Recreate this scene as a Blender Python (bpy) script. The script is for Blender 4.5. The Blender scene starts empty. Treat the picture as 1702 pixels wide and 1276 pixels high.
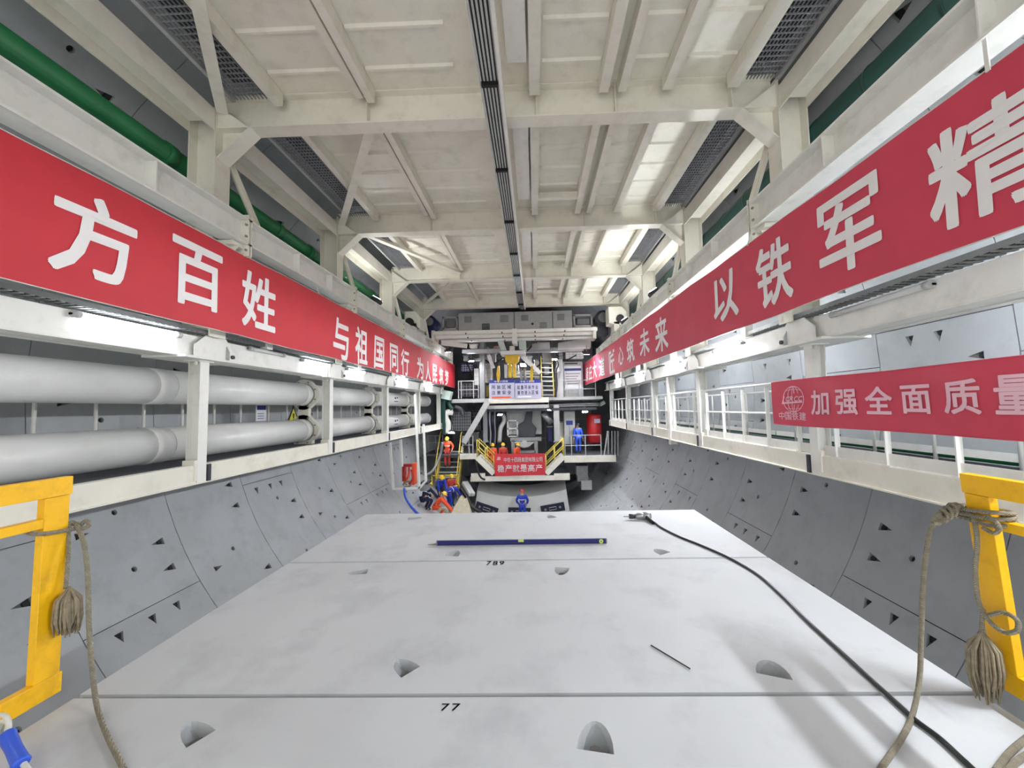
import bpy, bmesh, math, random
import numpy as np
from mathutils import Vector, Matrix
from mathutils.geometry import delaunay_2d_cdt
random.seed(7)
scene = bpy.context.scene
COL = scene.collection

# ---------------------------------------------------------------- camera
FPX, PPX, PPY = 640.0, 874.0, 638.0          # focal length and principal point, pixels of the 1702 x 1276 frame
EYE = Vector((0, 0, 1.745))
_d = Vector(((890 - PPX) / FPX, (677 - PPY) / FPX, 1)).normalized()     # tunnel axis in camera space (right, down, forward)
_x = Vector((1, -0.021, 0)); _x = (_x - _d * _x.dot(_d)).normalized()
_z = _x.cross(_d)
if _z.y > 0: _z = -_z
ROWS = [Vector((_x[i], _d[i], _z[i])) for i in range(3)]               # camera right / down / forward in world space
cam_d = bpy.data.cameras.new('camera'); cam = bpy.data.objects.new('camera', cam_d); COL.objects.link(cam)
cam_d.sensor_fit = 'HORIZONTAL'; cam_d.sensor_width = 36; cam_d.lens = FPX / 1702 * 36
cam_d.shift_x = -(PPX - 851) / 1702; cam_d.clip_start = 0.05; cam_d.clip_end = 200
m = Matrix.Identity(4)
for i in range(3):
    m[i][0] = ROWS[0][i]; m[i][1] = -ROWS[1][i]; m[i][2] = -ROWS[2][i]; m[i][3] = EYE[i]
cam.matrix_world = m
scene.camera = cam

def at(px, py, X=None, Y=None, Z=None):
    """the point of the plane X, Y or Z = const that a pixel of the photograph looks at"""
    v = ROWS[0] * ((px - PPX) / FPX) + ROWS[1] * ((py - PPY) / FPX) + ROWS[2]
    if X is not None: t = (X - EYE.x) / v.x
    elif Y is not None: t = (Y - EYE.y) / v.y
    else: t = (Z - EYE.z) / v.z
    return EYE + v * t

# ---------------------------------------------------------------- world, exposure
w = bpy.data.worlds.new('tunnel_air'); scene.world = w; w.use_nodes = True
w.node_tree.nodes['Background'].inputs[0].default_value = (1, 0.985, 0.96, 1)
w.node_tree.nodes['Background'].inputs[1].default_value = 0.45
scene.view_settings.view_transform = 'Standard'; scene.view_settings.look = 'None'
scene.view_settings.exposure = 1.75; scene.view_settings.gamma = 1; scene.view_settings.use_curve_mapping = False
TUBE_POWER = 80.0       # emission of a lit tube on the left
TUBE_DIM = 7.0         # emission of the two weak tubes on the left near the camera
TUBE_BRIGHT = 260.0     # emission of a lit tube on the right, set brighter to light the left wall
FLOOD_POWER = 150.0      # emission of a floodlight's glass

# ---------------------------------------------------------------- materials
def lin(c): return tuple((x / 255 / 12.92 if x <= 10 else ((x / 255 + .055) / 1.055) ** 2.4) for x in c)
def mat(name, rgb, rough=.5, metal=0, var=.06, scale=6, bump=0, spec=.5, emit=None, dirt=None, wave=None):
    mt = bpy.data.materials.new(name); mt.use_nodes = True
    nt = mt.node_tree; b = nt.nodes['Principled BSDF']; L = nt.links
    c = lin(rgb)
    b.inputs['Roughness'].default_value = rough; b.inputs['Metallic'].default_value = metal
    b.inputs['Specular IOR Level'].default_value = spec
    tc = nt.nodes.new('ShaderNodeTexCoord'); co = tc.outputs['Object']
    n = nt.nodes.new('ShaderNodeTexNoise'); n.inputs['Scale'].default_value = scale; n.inputs['Detail'].default_value = 5
    L.new(co, n.inputs['Vector'])
    r = nt.nodes.new('ShaderNodeValToRGB'); L.new(n.outputs['Fac'], r.inputs['Fac'])
    e = r.color_ramp.elements
    e[0].position = .3; e[1].position = .72
    e[0].color = tuple(x * (1 - var) for x in c) + (1,); e[1].color = tuple(min(1, x * (1 + var)) for x in c) + (1,)
    out = r.outputs['Color']
    if dirt:                                   # (rgb, amount, scale): blotches of dirt
        n2 = nt.nodes.new('ShaderNodeTexNoise'); n2.inputs['Scale'].default_value = dirt[2]; n2.inputs['Detail'].default_value = 8
        n2.inputs['Roughness'].default_value = .65
        mp = nt.nodes.new('ShaderNodeMapping'); mp.inputs['Location'].default_value = (3, 7, 1); L.new(co, mp.inputs[0]); L.new(mp.outputs[0], n2.inputs['Vector'])
        r2 = nt.nodes.new('ShaderNodeValToRGB'); r2.color_ramp.elements[0].position = .5; r2.color_ramp.elements[1].position = .75
        r2.color_ramp.elements[1].color = (dirt[1],) * 3 + (1,)
        L.new(n2.outputs['Fac'], r2.inputs['Fac'])
        mx = nt.nodes.new('ShaderNodeMix'); mx.data_type = 'RGBA'
        L.new(r2.outputs['Color'], mx.inputs[0]); L.new(out, mx.inputs[6]); mx.inputs[7].default_value = lin(dirt[0]) + (1,)
        out = mx.outputs[2]
    L.new(out, b.inputs['Base Color'])
    if bump:
        n3 = nt.nodes.new('ShaderNodeTexNoise'); n3.inputs['Scale'].default_value = scale * 5; n3.inputs['Detail'].default_value = 6
        L.new(co, n3.inputs['Vector'])
        bp = nt.nodes.new('ShaderNodeBump'); bp.inputs['Strength'].default_value = bump; bp.inputs['Distance'].default_value = .02
        L.new(n3.outputs['Fac'], bp.inputs['Height']); L.new(bp.outputs['Normal'], b.inputs['Normal'])
    if wave:                                   # woven cloth or twisted rope: (scale, strength, axis)
        wv = nt.nodes.new('ShaderNodeTexWave'); wv.inputs['Scale'].default_value = wave[0]; wv.bands_direction = wave[2]
        wv.inputs['Distortion'].default_value = 1.5
        L.new(co, wv.inputs['Vector'])
        bp = nt.nodes.new('ShaderNodeBump'); bp.inputs['Strength'].default_value = wave[1]; bp.inputs['Distance'].default_value = .01
        L.new(wv.outputs['Fac'], bp.inputs['Height']); L.new(bp.outputs['Normal'], b.inputs['Normal'])
    if emit:
        b.inputs['Emission Color'].default_value = lin(emit[0]) + (1,); b.inputs['Emission Strength'].default_value = emit[1]
    return mt
WHITE = mat('white_paint', (234, 234, 227), .42, var=.03, scale=2.5, dirt=((170, 165, 150), .35, 3.5))
CREAM = mat('cream_paint', (233, 230, 216), .5, var=.03, scale=2, dirt=((165, 158, 140), .3, 3))
PIPEW = mat('pipe_enamel', (222, 224, 221), .28, var=.03, scale=1.5, dirt=((180, 178, 168), .3, 2))
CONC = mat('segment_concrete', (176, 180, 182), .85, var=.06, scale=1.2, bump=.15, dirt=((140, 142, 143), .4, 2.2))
CONC_D = mat('shaded_pocket_concrete', (104, 102, 100), .9, var=.25, scale=8)  # dark tone paints shade, along with dirt, into the lining's pocket bottoms
GASKET = mat('gasket_rubber', (40, 40, 42), .9)
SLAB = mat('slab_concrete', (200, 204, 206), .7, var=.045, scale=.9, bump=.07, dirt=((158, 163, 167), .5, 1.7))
LAYSEG = mat('fresh_segment_concrete', (205, 206, 202), .4, var=.05, scale=2)
RED = mat('banner_red', (200, 46, 58), .6, var=.05, scale=3, wave=(140, .15, 'DIAGONAL'))
REDF = mat('banner_red_faded', (208, 66, 88), .6, var=.05, scale=3, wave=(140, .15, 'DIAGONAL'))
LETTER = mat('banner_print_white', (238, 236, 234), .6, var=.02)
PINKL = mat('banner_print_pink', (240, 196, 208), .6, var=.03)
GREEN = mat('green_pipe', (36, 122, 72), .35, var=.08, dirt=((30, 80, 55), .5, 3))
DGREEN = mat('dark_green_paint', (22, 66, 58), .5, var=.1)
YELLOW = mat('gate_yellow', (250, 192, 12), .4, var=.05, scale=4, dirt=((190, 140, 30), .5, 9))
YEL2 = mat('stair_yellow', (222, 200, 90), .5, var=.08)
YEL3 = mat('grab_yellow', (228, 188, 46), .45, var=.08)
BLACK = mat('black_rubber', (22, 22, 24), .5, var=.1)
BULK = mat('bulkhead_paint', (118, 120, 122), .6, var=.18, scale=1.2, dirt=((60, 62, 66), .7, 1.5))
BANNERB = mat('banner_back', (226, 222, 220), .7, var=.03)
DARK = mat('dark_steel', (62, 64, 70), .5, .3, var=.15, scale=5)
GREY = mat('grey_steel', (140, 142, 142), .5, .2, var=.1, scale=5)
LGREY = mat('light_grey_paint', (180, 182, 180), .5, var=.07)
FLOORG = mat('walkway_plate', (96, 98, 106), .6, .2, var=.1, scale=8)
GRATE = mat('grating_steel', (150, 152, 156), .5, .1, var=.1)
NAVY = mat('navy_paint', (34, 40, 92), .45, var=.12)
BLUE = mat('blue_plastic', (52, 96, 220), .35, var=.06)
LEVELB = mat('level_blue', (36, 36, 104), .35, var=.05)
LIME = mat('vial_green', (200, 220, 110), .2, var=.05)
ROPE = mat('hemp_rope', (172, 165, 145), .95, var=.18, scale=40, wave=(55, .9, 'DIAGONAL'))
FRAY = mat('frayed_rope', (148, 137, 115), .95, var=.25, scale=30)
CABLE = mat('cable_black', (30, 36, 34), .35, var=.1)
ORANGE = mat('hi_vis_orange', (238, 88, 44), .7, var=.08)
REDP = mat('red_enamel', (190, 42, 46), .35, var=.1)
SKIN = mat('skin', (196, 150, 122), .6, var=.05)
HAIR = mat('dark_hair', (28, 24, 22), .7)
HELY = mat('helmet_yellow', (236, 196, 50), .3, var=.03)
HELR = mat('helmet_red', (205, 50, 54), .3, var=.03)
CLBLUE = mat('workwear_blue', (32, 58, 168), .8, var=.1, scale=12)
CLNAVY = mat('workwear_navy', (26, 32, 66), .8, var=.12, scale=12)
CLRED = mat('workwear_red', (190, 62, 52), .8, var=.1, scale=12)
REFLEX = mat('reflective_tape', (214, 216, 206), .3, var=.03)
BOOT = mat('boot_rubber', (34, 32, 34), .6)
TARP = mat('tan_tarpaulin', (176, 170, 146), .85, var=.12, scale=3, bump=.3)
SIGNG = mat('sign_face_grey', (182, 182, 204), .5, var=.03)
SIGNB = mat('sign_header_blue', (36, 46, 130), .5)
SIGNW = mat('sign_face_white', (232, 234, 238), .5, var=.02)
INK = mat('black_ink', (34, 34, 44), .6)
CHROME = mat('tool_metal', (168, 170, 172), .35, .7, var=.1)
WARN = mat('warning_yellow', (206, 206, 40), .5)
PADBLK = mat('rubber_pad_navy', (26, 30, 52), .6)
PALEG = mat('pale_green_paint', (196, 214, 204), .5, var=.05)
TUBE_ON = mat('lit_tube', (255, 255, 255), .3, emit=((240, 246, 255), TUBE_POWER))
TUBE_BR = mat('bright_lit_tube', (255, 255, 255), .3, emit=((246, 249, 255), TUBE_BRIGHT))
TUBE_WEAK = mat('weak_lit_tube', (255, 255, 255), .3, emit=((240, 246, 255), TUBE_DIM))
TUBE_BACK = mat('lit_back_tube', (255, 255, 255), .3, emit=((236, 242, 255), 16))
TUBE_NEAR = mat('near_lit_tube', (255, 255, 255), .3, emit=((246, 249, 255), 150))
TUBE_OFF = mat('unlit_tube', (206, 208, 206), .2, var=.05)
FLOOD_LOW = mat('dim_floodlight_glass', (255, 255, 255), .3, emit=((246, 248, 255), 55))
ROOF_FILL_ON = mat('lit_roof_fill_glass', (255, 255, 255), .3, emit=((250, 250, 250), 75))  # glass of the added roof fill lamps
FLOOD_ON = mat('lit_floodlight_glass', (255, 255, 255), .3, emit=((246, 248, 255), FLOOD_POWER))

# ---------------------------------------------------------------- helpers
WLOC = {}
ORD = ['nearest', 'second', 'third', 'fourth', 'fifth', 'sixth']
def V(*a): return Vector(a)
class MB:
    def __init__(s): s.v, s.f, s.m, s.s = [], [], [], []
    def add(s, vs, fs, mi=0, sm=False):
        o = len(s.v); s.v += [tuple(p) for p in vs]
        for f in fs: s.f.append([i + o for i in f]); s.m.append(mi); s.s.append(sm)
        return s
    def hexa(s, c, mi=0):          # 8 corners: bottom loop, top loop
        return s.add(c, [(3, 2, 1, 0), (4, 5, 6, 7), (0, 1, 5, 4), (1, 2, 6, 5), (2, 3, 7, 6), (3, 0, 4, 7)], mi)
    def box(s, x0, x1, y0, y1, z0, z1, mi=0):
        return s.hexa([(x0, y0, z0), (x1, y0, z0), (x1, y1, z0), (x0, y1, z0), (x0, y0, z1), (x1, y0, z1), (x1, y1, z1), (x0, y1, z1)], mi)
    def bar(s, p, q, w, h, up=(0, 0, 1), mi=0):     # box from p to q, w sideways, h along up
        p, q, up = Vector(p), Vector(q), Vector(up); d = (q - p).normalized()
        if abs(d.dot(up)) > .98: up = Vector((0, 1, 0)) if abs(d.y) < .9 else Vector((1, 0, 0))
        a = d.cross(up).normalized() * w / 2; b = a.cross(d).normalized() * h / 2
        return s.hexa([p - a - b, p + a - b, p + a + b, p - a + b, q - a - b, q + a - b, q + a + b, q - a + b], mi)
    def tube(s, pts, r, n=8, mi=0, closed=False, sm=True):
        pts = [Vector(p) for p in pts]; N = len(pts); rs = r if isinstance(r, (list, tuple)) else [r] * N
        vs, fs = [], []; pa = None
        for i, p in enumerate(pts):
            if closed: d = pts[(i + 1) % N] - pts[i - 1]
            else: d = pts[min(i + 1, N - 1)] - pts[max(i - 1, 0)]
            d.normalize()
            if pa is None: a = d.orthogonal().normalized()
            else:
                a = pa - d * pa.dot(d)
                a = a.normalized() if a.length > 1e-6 else d.orthogonal().normalized()
            pa = a; b = d.cross(a)
            for k in range(n):
                t = 2 * math.pi * k / n; vs.append(p + (a * math.cos(t) + b * math.sin(t)) * rs[i])
        for i in range(N if closed else N - 1):
            j = (i + 1) % N
            for k in range(n): fs.append((i * n + k, i * n + (k + 1) % n, j * n + (k + 1) % n, j * n + k))
        s.add(vs, fs, mi, sm)
        if not closed:
            o = len(s.v) - len(vs)
            s.f += [[o + k for k in range(n)][::-1], [o + (N - 1) * n + k for k in range(n)]]; s.m += [mi, mi]; s.s += [False, False]
        return s
    def cyl(s, p, q, r, r2=None, n=16, mi=0): return s.tube([p, q], [r, r if r2 is None else r2], n, mi)
    def prism(s, poly, ax, a0, a1, mi=0):           # polygon in the other two axes, extruded along ax
        def P(u, v, a): return (a, u, v) if ax == 'x' else ((u, a, v) if ax == 'y' else (u, v, a))
        n = len(poly); vs = [P(u, v, a0) for u, v in poly] + [P(u, v, a1) for u, v in poly]
        return s.add(vs, [list(range(n))[::-1], list(range(n, 2 * n))] + [(i, (i + 1) % n, n + (i + 1) % n, n + i) for i in range(n)], mi)
    def ibeam(s, p, q, nrm, d, w, tf=.02, tw=.014, mi=0):   # flanges at +-d/2 along nrm, w wide
        p, q, n = Vector(p), Vector(q), Vector(nrm).normalized(); a = (q - p).normalized(); sd = a.cross(n)
        for sg in (-1, 1): s.bar(p + n * sg * (d - tf) / 2, q + n * sg * (d - tf) / 2, w, tf, n, mi)
        return s.bar(p, q, tw, d - 2 * tf, n, mi)
    def ball(s, c, r, n=10, mi=0):
        r = r if isinstance(r, (list, tuple)) else (r, r, r); vs, fs = [], []; h = n // 2 + 1
        for i in range(h + 1):
            ph = math.pi * i / h
            for k in range(n):
                t = 2 * math.pi * k / n
                vs.append((c[0] + r[0] * math.sin(ph) * math.cos(t), c[1] + r[1] * math.sin(ph) * math.sin(t), c[2] - r[2] * math.cos(ph)))
        for i in range(h):
            for k in range(n): fs.append((i * n + k, i * n + (k + 1) % n, (i + 1) * n + (k + 1) % n, (i + 1) * n + k))
        return s.add(vs, fs, mi, True)
    def grid(s, fn, nu, nv, mi=0, sm=True):         # surface fn(u, v), u v in 0..1
        vs = [fn(i / nu, j / nv) for i in range(nu + 1) for j in range(nv + 1)]
        fs = [(i * (nv + 1) + j, (i + 1) * (nv + 1) + j, (i + 1) * (nv + 1) + j + 1, i * (nv + 1) + j + 1) for i in range(nu) for j in range(nv)]
        return s.add(vs, fs, mi, sm)
    def build(s, name, mats, parent=None, bevel=0, solid=0, recalc=True):
        me = bpy.data.meshes.new(name); a = np.array(s.v)
        lo, hi = a.min(0), a.max(0)
        c = Vector(((lo[0] + hi[0]) / 2, (lo[1] + hi[1]) / 2, lo[2]))
        me.from_pydata([tuple(p) for p in (a - np.array(c))], [], s.f)
        for k in (mats if isinstance(mats, (list, tuple)) else [mats]): me.materials.append(k)
        me.polygons.foreach_set('material_index', s.m); me.polygons.foreach_set('use_smooth', s.s)
        if recalc:
            bm = bmesh.new(); bm.from_mesh(me); bmesh.ops.remove_doubles(bm, verts=bm.verts, dist=1e-5) if recalc == 2 else None
            bmesh.ops.recalc_face_normals(bm, faces=bm.faces); bm.to_mesh(me); bm.free()
        o = bpy.data.objects.new(name, me); COL.objects.link(o)
        if parent is not None: o.parent = parent; o.location = c - WLOC[parent.name]
        else: o.location = c
        WLOC[o.name] = c
        if solid:
            md = o.modifiers.new('thickness', 'SOLIDIFY'); md.thickness = solid; md.offset = 0
        if bevel:
            md = o.modifiers.new('edges', 'BEVEL'); md.width = bevel; md.segments = 2; md.limit_method = 'ANGLE'
        return o
def tag(o, label, cat, group=None):
    o['label'] = label; o['category'] = cat
    if group: o['group'] = group
    return o
def thing(name, label, cat, loc, group=None):
    o = bpy.data.objects.new(name, None); COL.objects.link(o); o.location = Vector(loc); o.empty_display_size = .1
    WLOC[o.name] = Vector(loc)
    return tag(o, label, cat, group)
def struct(o): o['kind'] = 'structure'; return o
scene.cycles.max_bounces = 7; scene.cycles.diffuse_bounces = 4; scene.cycles.glossy_bounces = 3; scene.cycles.transmission_bounces = 2
_gc = {}
def glyph(ch, bold=0):
    """outline of one character as (verts, faces) in its em box"""
    if (ch, bold) in _gc: return _gc[(ch, bold)]
    cu = bpy.data.curves.new('glyph', 'FONT'); cu.body = ch; cu.size = 1; cu.fill_mode = 'FRONT'; cu.resolution_u = 3; cu.offset = bold
    ob = bpy.data.objects.new('glyph', cu); COL.objects.link(ob)
    dg = bpy.context.evaluated_depsgraph_get(); me = ob.evaluated_get(dg).to_mesh()
    vs = [tuple(v.co) for v in me.vertices]; fs = [tuple(p.vertices) for p in me.polygons]
    ob.evaluated_get(dg).to_mesh_clear(); bpy.data.objects.remove(ob); bpy.data.curves.remove(cu)
    if vs:
        a = np.array(vs); lo, hi = a.min(0), a.max(0)
        vs = [((x - lo[0]) / max(hi[0] - lo[0], 1e-6), (y - lo[1]) / max(hi[1] - lo[1], 1e-6)) for x, y, z in vs]
        asp = ((hi[0] - lo[0]), (hi[1] - lo[1]))
    else: asp = (0, 0)
    _gc[(ch, bold)] = (vs, fs, asp); return _gc[(ch, bold)]
def put_glyph(mb, ch, P, U, W, bold=.018, mi=0):
    """fit the character's outline into the box P, P+U, P+W"""
    for x_, vs, fs in [bold_glyph(ch, bold)]: mb.add([P + U * x + W * y for x, y in vs], fs, mi)
def bold_glyph(ch, bold):
    """a heavier character: the same outline laid over itself a few times with small shifts"""
    vs, fs, asp = glyph(ch); V_, F_ = [], []
    for dx, dy in ((1, 1), (-1, 1), (1, -1), (-1, -1), (1.2, 0), (-1.2, 0), (0, 1.2), (0, -1.2)) if bold else ((0, 0),):
        o = len(V_); k = 1 - 2 * bold
        V_ += [(bold + x * k + dx * bold, bold + y * k + dy * bold) for x, y in vs]; F_ += [[i + o for i in f] for f in fs]
    return 0, V_, F_
def put_text(mb, text, P, U, W, gap=.12, bold=.018, mi=0):
    """a run of characters that fills the box P, P+U, P+W"""
    n = len(text); step = 1 / n
    for i, ch in enumerate(text):
        if ch != ' ': put_glyph(mb, ch, P + U * (i * step + gap * step / 2), U * step * (1 - gap), W, bold, mi)
def catmull(pts, n=8):
    pts = [Vector(p) for p in pts]; P = [pts[0] * 2 - pts[1]] + pts + [pts[-1] * 2 - pts[-2]]; out = []
    for i in range(1, len(P) - 2):
        a, b, c, d = P[i - 1:i + 3]
        for k in range(n):
            t = k / n
            out.append(.5 * ((2 * b) + (c - a) * t + (2 * a - 5 * b + 4 * c - d) * t * t + (3 * b - a - 3 * c + d) * t ** 3))
    return out + [pts[-1]]
# ================================================================ the setting: segment lining, invert, deck
TCX, TCZ, TR = -.855, 2.21, 7.05
def panel(mb, u0, u1, y0, y1, holes, mapf, step, depth):
    """one precast panel: surface with pockets, groove sides. u is the angle in degrees or a width"""
    nu = max(1, round((u1 - u0) / step)); pts, edges = [], []
    def loop(ps):
        b = len(pts); pts.extend(Vector(p) for p in ps); edges.extend((b + i, b + (i + 1) % len(ps)) for i in range(len(ps)))
    bot = [(u0 + (u1 - u0) * i / nu, y0) for i in range(nu + 1)]; top = [(u, y1) for u, _ in bot][::-1]
    rim = bot + top; loop(rim)
    for i in range(1, nu): 
        b = len(pts)
    for h in holes: loop(h[0])
    for i in range(1, nu):
        u = u0 + (u1 - u0) * i / nu
        for j in range(1, 3): pts.append(Vector((u, y0 + (y1 - y0) * j / 3)))
    ov, oe, of, *_ = delaunay_2d_cdt(pts, edges, [], 2, 1e-5)
    def inside(p, poly):
        c = False; j = len(poly) - 1
        for i in range(len(poly)):
            a, b = poly[i], poly[j]
            if (a[1] > p[1]) != (b[1] > p[1]) and p[0] < (b[0] - a[0]) * (p[1] - a[1]) / (b[1] - a[1]) + a[0]: c = not c
            j = i
        return c
    fs = []
    for f in of:
        cx = sum(ov[i][0] for i in f) / len(f); cy = sum(ov[i][1] for i in f) / len(f)
        if not any(inside((cx, cy), h[0]) for h in holes): fs.append(f)
    mb.add([mapf(p[0], p[1], 0) for p in ov], fs, 0, True)
    n = len(rim)
    mb.add([mapf(u, y, 0) for u, y in rim] + [mapf(u, y, depth) for u, y in rim], [(i, (i + 1) % n, n + (i + 1) % n, n + i) for i in range(n)], 0)
    for poly, dep, bolt in holes:
        n = len(poly)
        mb.add([mapf(u, y, 0) for u, y in poly] + [mapf(u, y, d) for (u, y), d in zip(poly, dep)],
               [(i, (i + 1) % n, n + (i + 1) % n, n + i) for i in range(n)] , 0)
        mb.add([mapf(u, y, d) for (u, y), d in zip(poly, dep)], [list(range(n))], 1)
        if bolt:
            (bu, by, bd, br, ku) = bolt
            c0, c1 = Vector(mapf(bu, by, bd)), Vector(mapf(bu, by, bd * .35))
            mb.cyl(c0, c1, br, n=8, mi=2)
DEG = math.degrees(1 / TR)                       # degrees per metre of arc
def wall(side, y_start, joint_list, name):
    def mapf(th, y, d):
        t = math.radians(th); r = TR + d
        return (TCX + side * r * math.cos(t), y, TCZ + r * math.sin(t))
    mb = MB()
    for k in range(18):
        y0 = y_start + 2 * k
        js = joint_list[k % len(joint_list)]
        for a, b in zip(js[:-1], js[1:]):
            holes = []
            def tri(th, y, flip=1, sz=1.0):
                du, dy = .07 * DEG * sz, .12 * sz
                holes.append(([(th - du, y + dy * flip), (th + du, y + dy * flip), (th, y - dy * flip)][::flip], [.08, .08, .004][::flip], (th, y + dy * flip * .5, .07, .04 * sz, 0)))
            def hole(th, y, r=.05):
                n = 8
                holes.append(([(th + r * DEG * math.cos(2 * math.pi * i / n), y + r * math.sin(2 * math.pi * i / n)) for i in range(n)], [.1] * n, None))
            ta = a + 3.9
            i = 0
            while ta < b - 3.6:
                if ta < 40:
                    if i % 3 == 2: tri(ta, y0 + .5, -1, .85)
                    else: tri(ta, y0 + 1.58)
                    if i % 2 == 0 and ta + 2.2 < b - 1: hole(ta + 1.9, y0 + 1.04)
                ta += 4.35; i += 1
                if i % 4 == 3: ta += 5
            if b < 40:
                for q in (.42, .95, 1.4): tri_y = y0 + q; holes.append(([(b - 1.2, tri_y - .07), (b - 1.2, tri_y + .07), (b - 2.6, tri_y)], [.1, .1, .004], (b - 1.5, tri_y, .08, .035, 0))) if random.random() < .75 and b - a > 8 else None
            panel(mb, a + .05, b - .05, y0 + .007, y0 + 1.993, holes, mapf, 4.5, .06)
    ya, yb = y_start, y_start + 36
    for d, mi in ((.06, 2), (.55, 0)):
        th = [-80 + i * 5 for i in range(35)]
        mb.add([mapf(t, y, d) for t in th for y in (ya, yb)], [(2 * i, 2 * i + 2, 2 * i + 3, 2 * i + 1) for i in range(len(th) - 1)], mi, True)
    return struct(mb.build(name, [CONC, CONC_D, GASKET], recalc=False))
A = [-80, -58, -32.5, 4, 38, 64, 90]; B = [-80, -44.5, 8, 30, 60, 90]; C_ = [-80, -52, -19, 12, 44, 90]; D_ = [-80, -62, -12.5, 22, 55, 90]
wall(-1, 5.78 - 10, [A, B, C_, A, C_, A, B, C_, D_, A], 'wall_left')
A = [-80, -57, -29.6, 5.9, 40, 66, 90]; B = [-80, -46, -8, 1.0, 30, 60, 90]
wall(1, 5.03 - 10, [B, A], 'wall_right')
# invert bed under the deck, where the ring is being laid
mb = MB(); mb.prism([(-3.0, -4.72), (1.3, -4.72), (1.0, -4.5), (-2.7, -4.5)], 'y', -5, 31); struct(mb.build('floor', CONC))
# far end of the tunnel, closed by the machine's shield
mb = MB()
n = 40; ring = [(TCX + 7.5 * math.cos(2 * math.pi * i / n), TCZ + 7.5 * math.sin(2 * math.pi * i / n)) for i in range(n)]
mb.prism(ring, 'y', 30.4, 30.8); struct(mb.build('wall_back', BULK))

# ---------------------------------------------------------------- deck slabs (precast road deck boxes)
SX0, SX1 = -2.93, 2.61
def slab(y0, y1, pockets, label):
    root = thing('deck_slab', label, 'concrete slab', ((SX0 + SX1) / 2, (y0 + y1) / 2, -4.5), 'precast road deck slabs')
    mb = MB(); holes = []
    for px, py, ax, ln, wd in pockets:            # pixel of the pocket, direction of its deep end
        p = at(px, py, Z=0); ln, wd = ln * 1.3, wd * 1.25; a = math.radians(ax); dx, dy = math.cos(a), math.sin(a); poly, dep = [], []
        N = 10
        for i in range(N + 1):
            t = math.pi * i / N; u, q = ln * math.sin(t) - ln * .5, wd * 1.15 * math.cos(t)
            poly.append((p.x - dx * u - dy * q, p.y - dy * u + dx * q)); dep.append(.22 * (1 - .93 * math.sin(t) ** 1.5))
        holes.append((poly, dep, (p.x + dx * ln * .2, p.y + dy * ln * .2, .13, .035, 0)))
    mapf = lambda u, y, d: (u, y, -d)
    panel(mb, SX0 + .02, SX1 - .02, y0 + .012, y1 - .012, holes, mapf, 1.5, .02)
    # the box under the top face
    out = [(SX0 + .02, -.02), (SX0, -.04), (SX0, -.4), (SX0 + .5, -.75), (SX0 + .55, -4.5), (SX0 + 1.0, -4.5), (SX0 + .9, -.9), (SX0 + 1.4, -.5),
           (SX1 - 1.4, -.5), (SX1 - .9, -.9), (SX1 - 1.0, -4.5), (SX1 - .55, -4.5), (SX1 - .5, -.75), (SX1, -.4), (SX1, -.04), (SX1 - .02, -.02)]
    ya, yb = y0 + .012, y1 - .012; nO = len(out)
    mb.add([(x, ya, z) for x, z in out] + [(x, yb, z) for x, z in out],
           [(i, (i + 1) % nO, nO + (i + 1) % nO, nO + i) for i in range(nO - 1)] + [list(range(nO))[::-1], list(range(nO, 2 * nO))], 0)
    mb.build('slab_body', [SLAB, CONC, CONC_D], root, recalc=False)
    return root
s_far = slab(4.54, 6.58, [(690, 861, 200, .17, .05), (915, 858, -70, .14, .05), (755, 919, -100, .14, .06), (1097, 916, -60, .13, .06)],
             'far concrete deck slab with the long blue level lying on it')
s_mid = slab(2.46, 4.53, [(594, 951, 15, .16, .045), (933, 949, 80, .15, .055), (670, 1106, -40, .15, .05), (1282, 1110, -110, .13, .07)],
             'middle concrete deck slab crossed by the black cable, bare of tools')
s_near = slab(0.40, 2.45, [(322, 1214, -30, .16, .045), (990, 1222, -100, .15, .065)],
              'nearest concrete deck slab at the bottom of the view, stencilled near its far edge')
def stencil(root, text, px0, py0, px1, py1, name='stencilled_number'):
    p, q = at(px0, py1, Z=.002), at(px1, py0, Z=.002)
    mb = MB(); put_text(mb, text, V(p.x, p.y, .003), V(q.x - p.x, 0, 0), V(0, q.y - p.y, 0), .25, .01)
    o = mb.build(name, INK, root)
    mb = MB(); mb.box(p.x - .02, q.x + .02, p.y - .02, q.y + .02, .001, .0022); 
    return o
stencil(s_mid, '789', 806, 932, 840, 939)
stencil(s_near, '77', 729, 1169, 768, 1181)
# thin incised lines and a black rod on the deck
# ================================================================ the gantry
def GX(s, d): return -.6 + s * d
FY = [6.15 + 3.93 * k for k in range(4)]                 # portal frames
PYL = [2.2, 6.15, 10.08, 14.0, 17.9, 21.8]               # posts, left and right
PYR = [2.0, 5.98, 10.05, 13.97, 17.9, 21.8]
SIDE = {-1: 'left', 1: 'right'}
BAYN = ['nearest', 'second', 'third', 'farthest']

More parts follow.
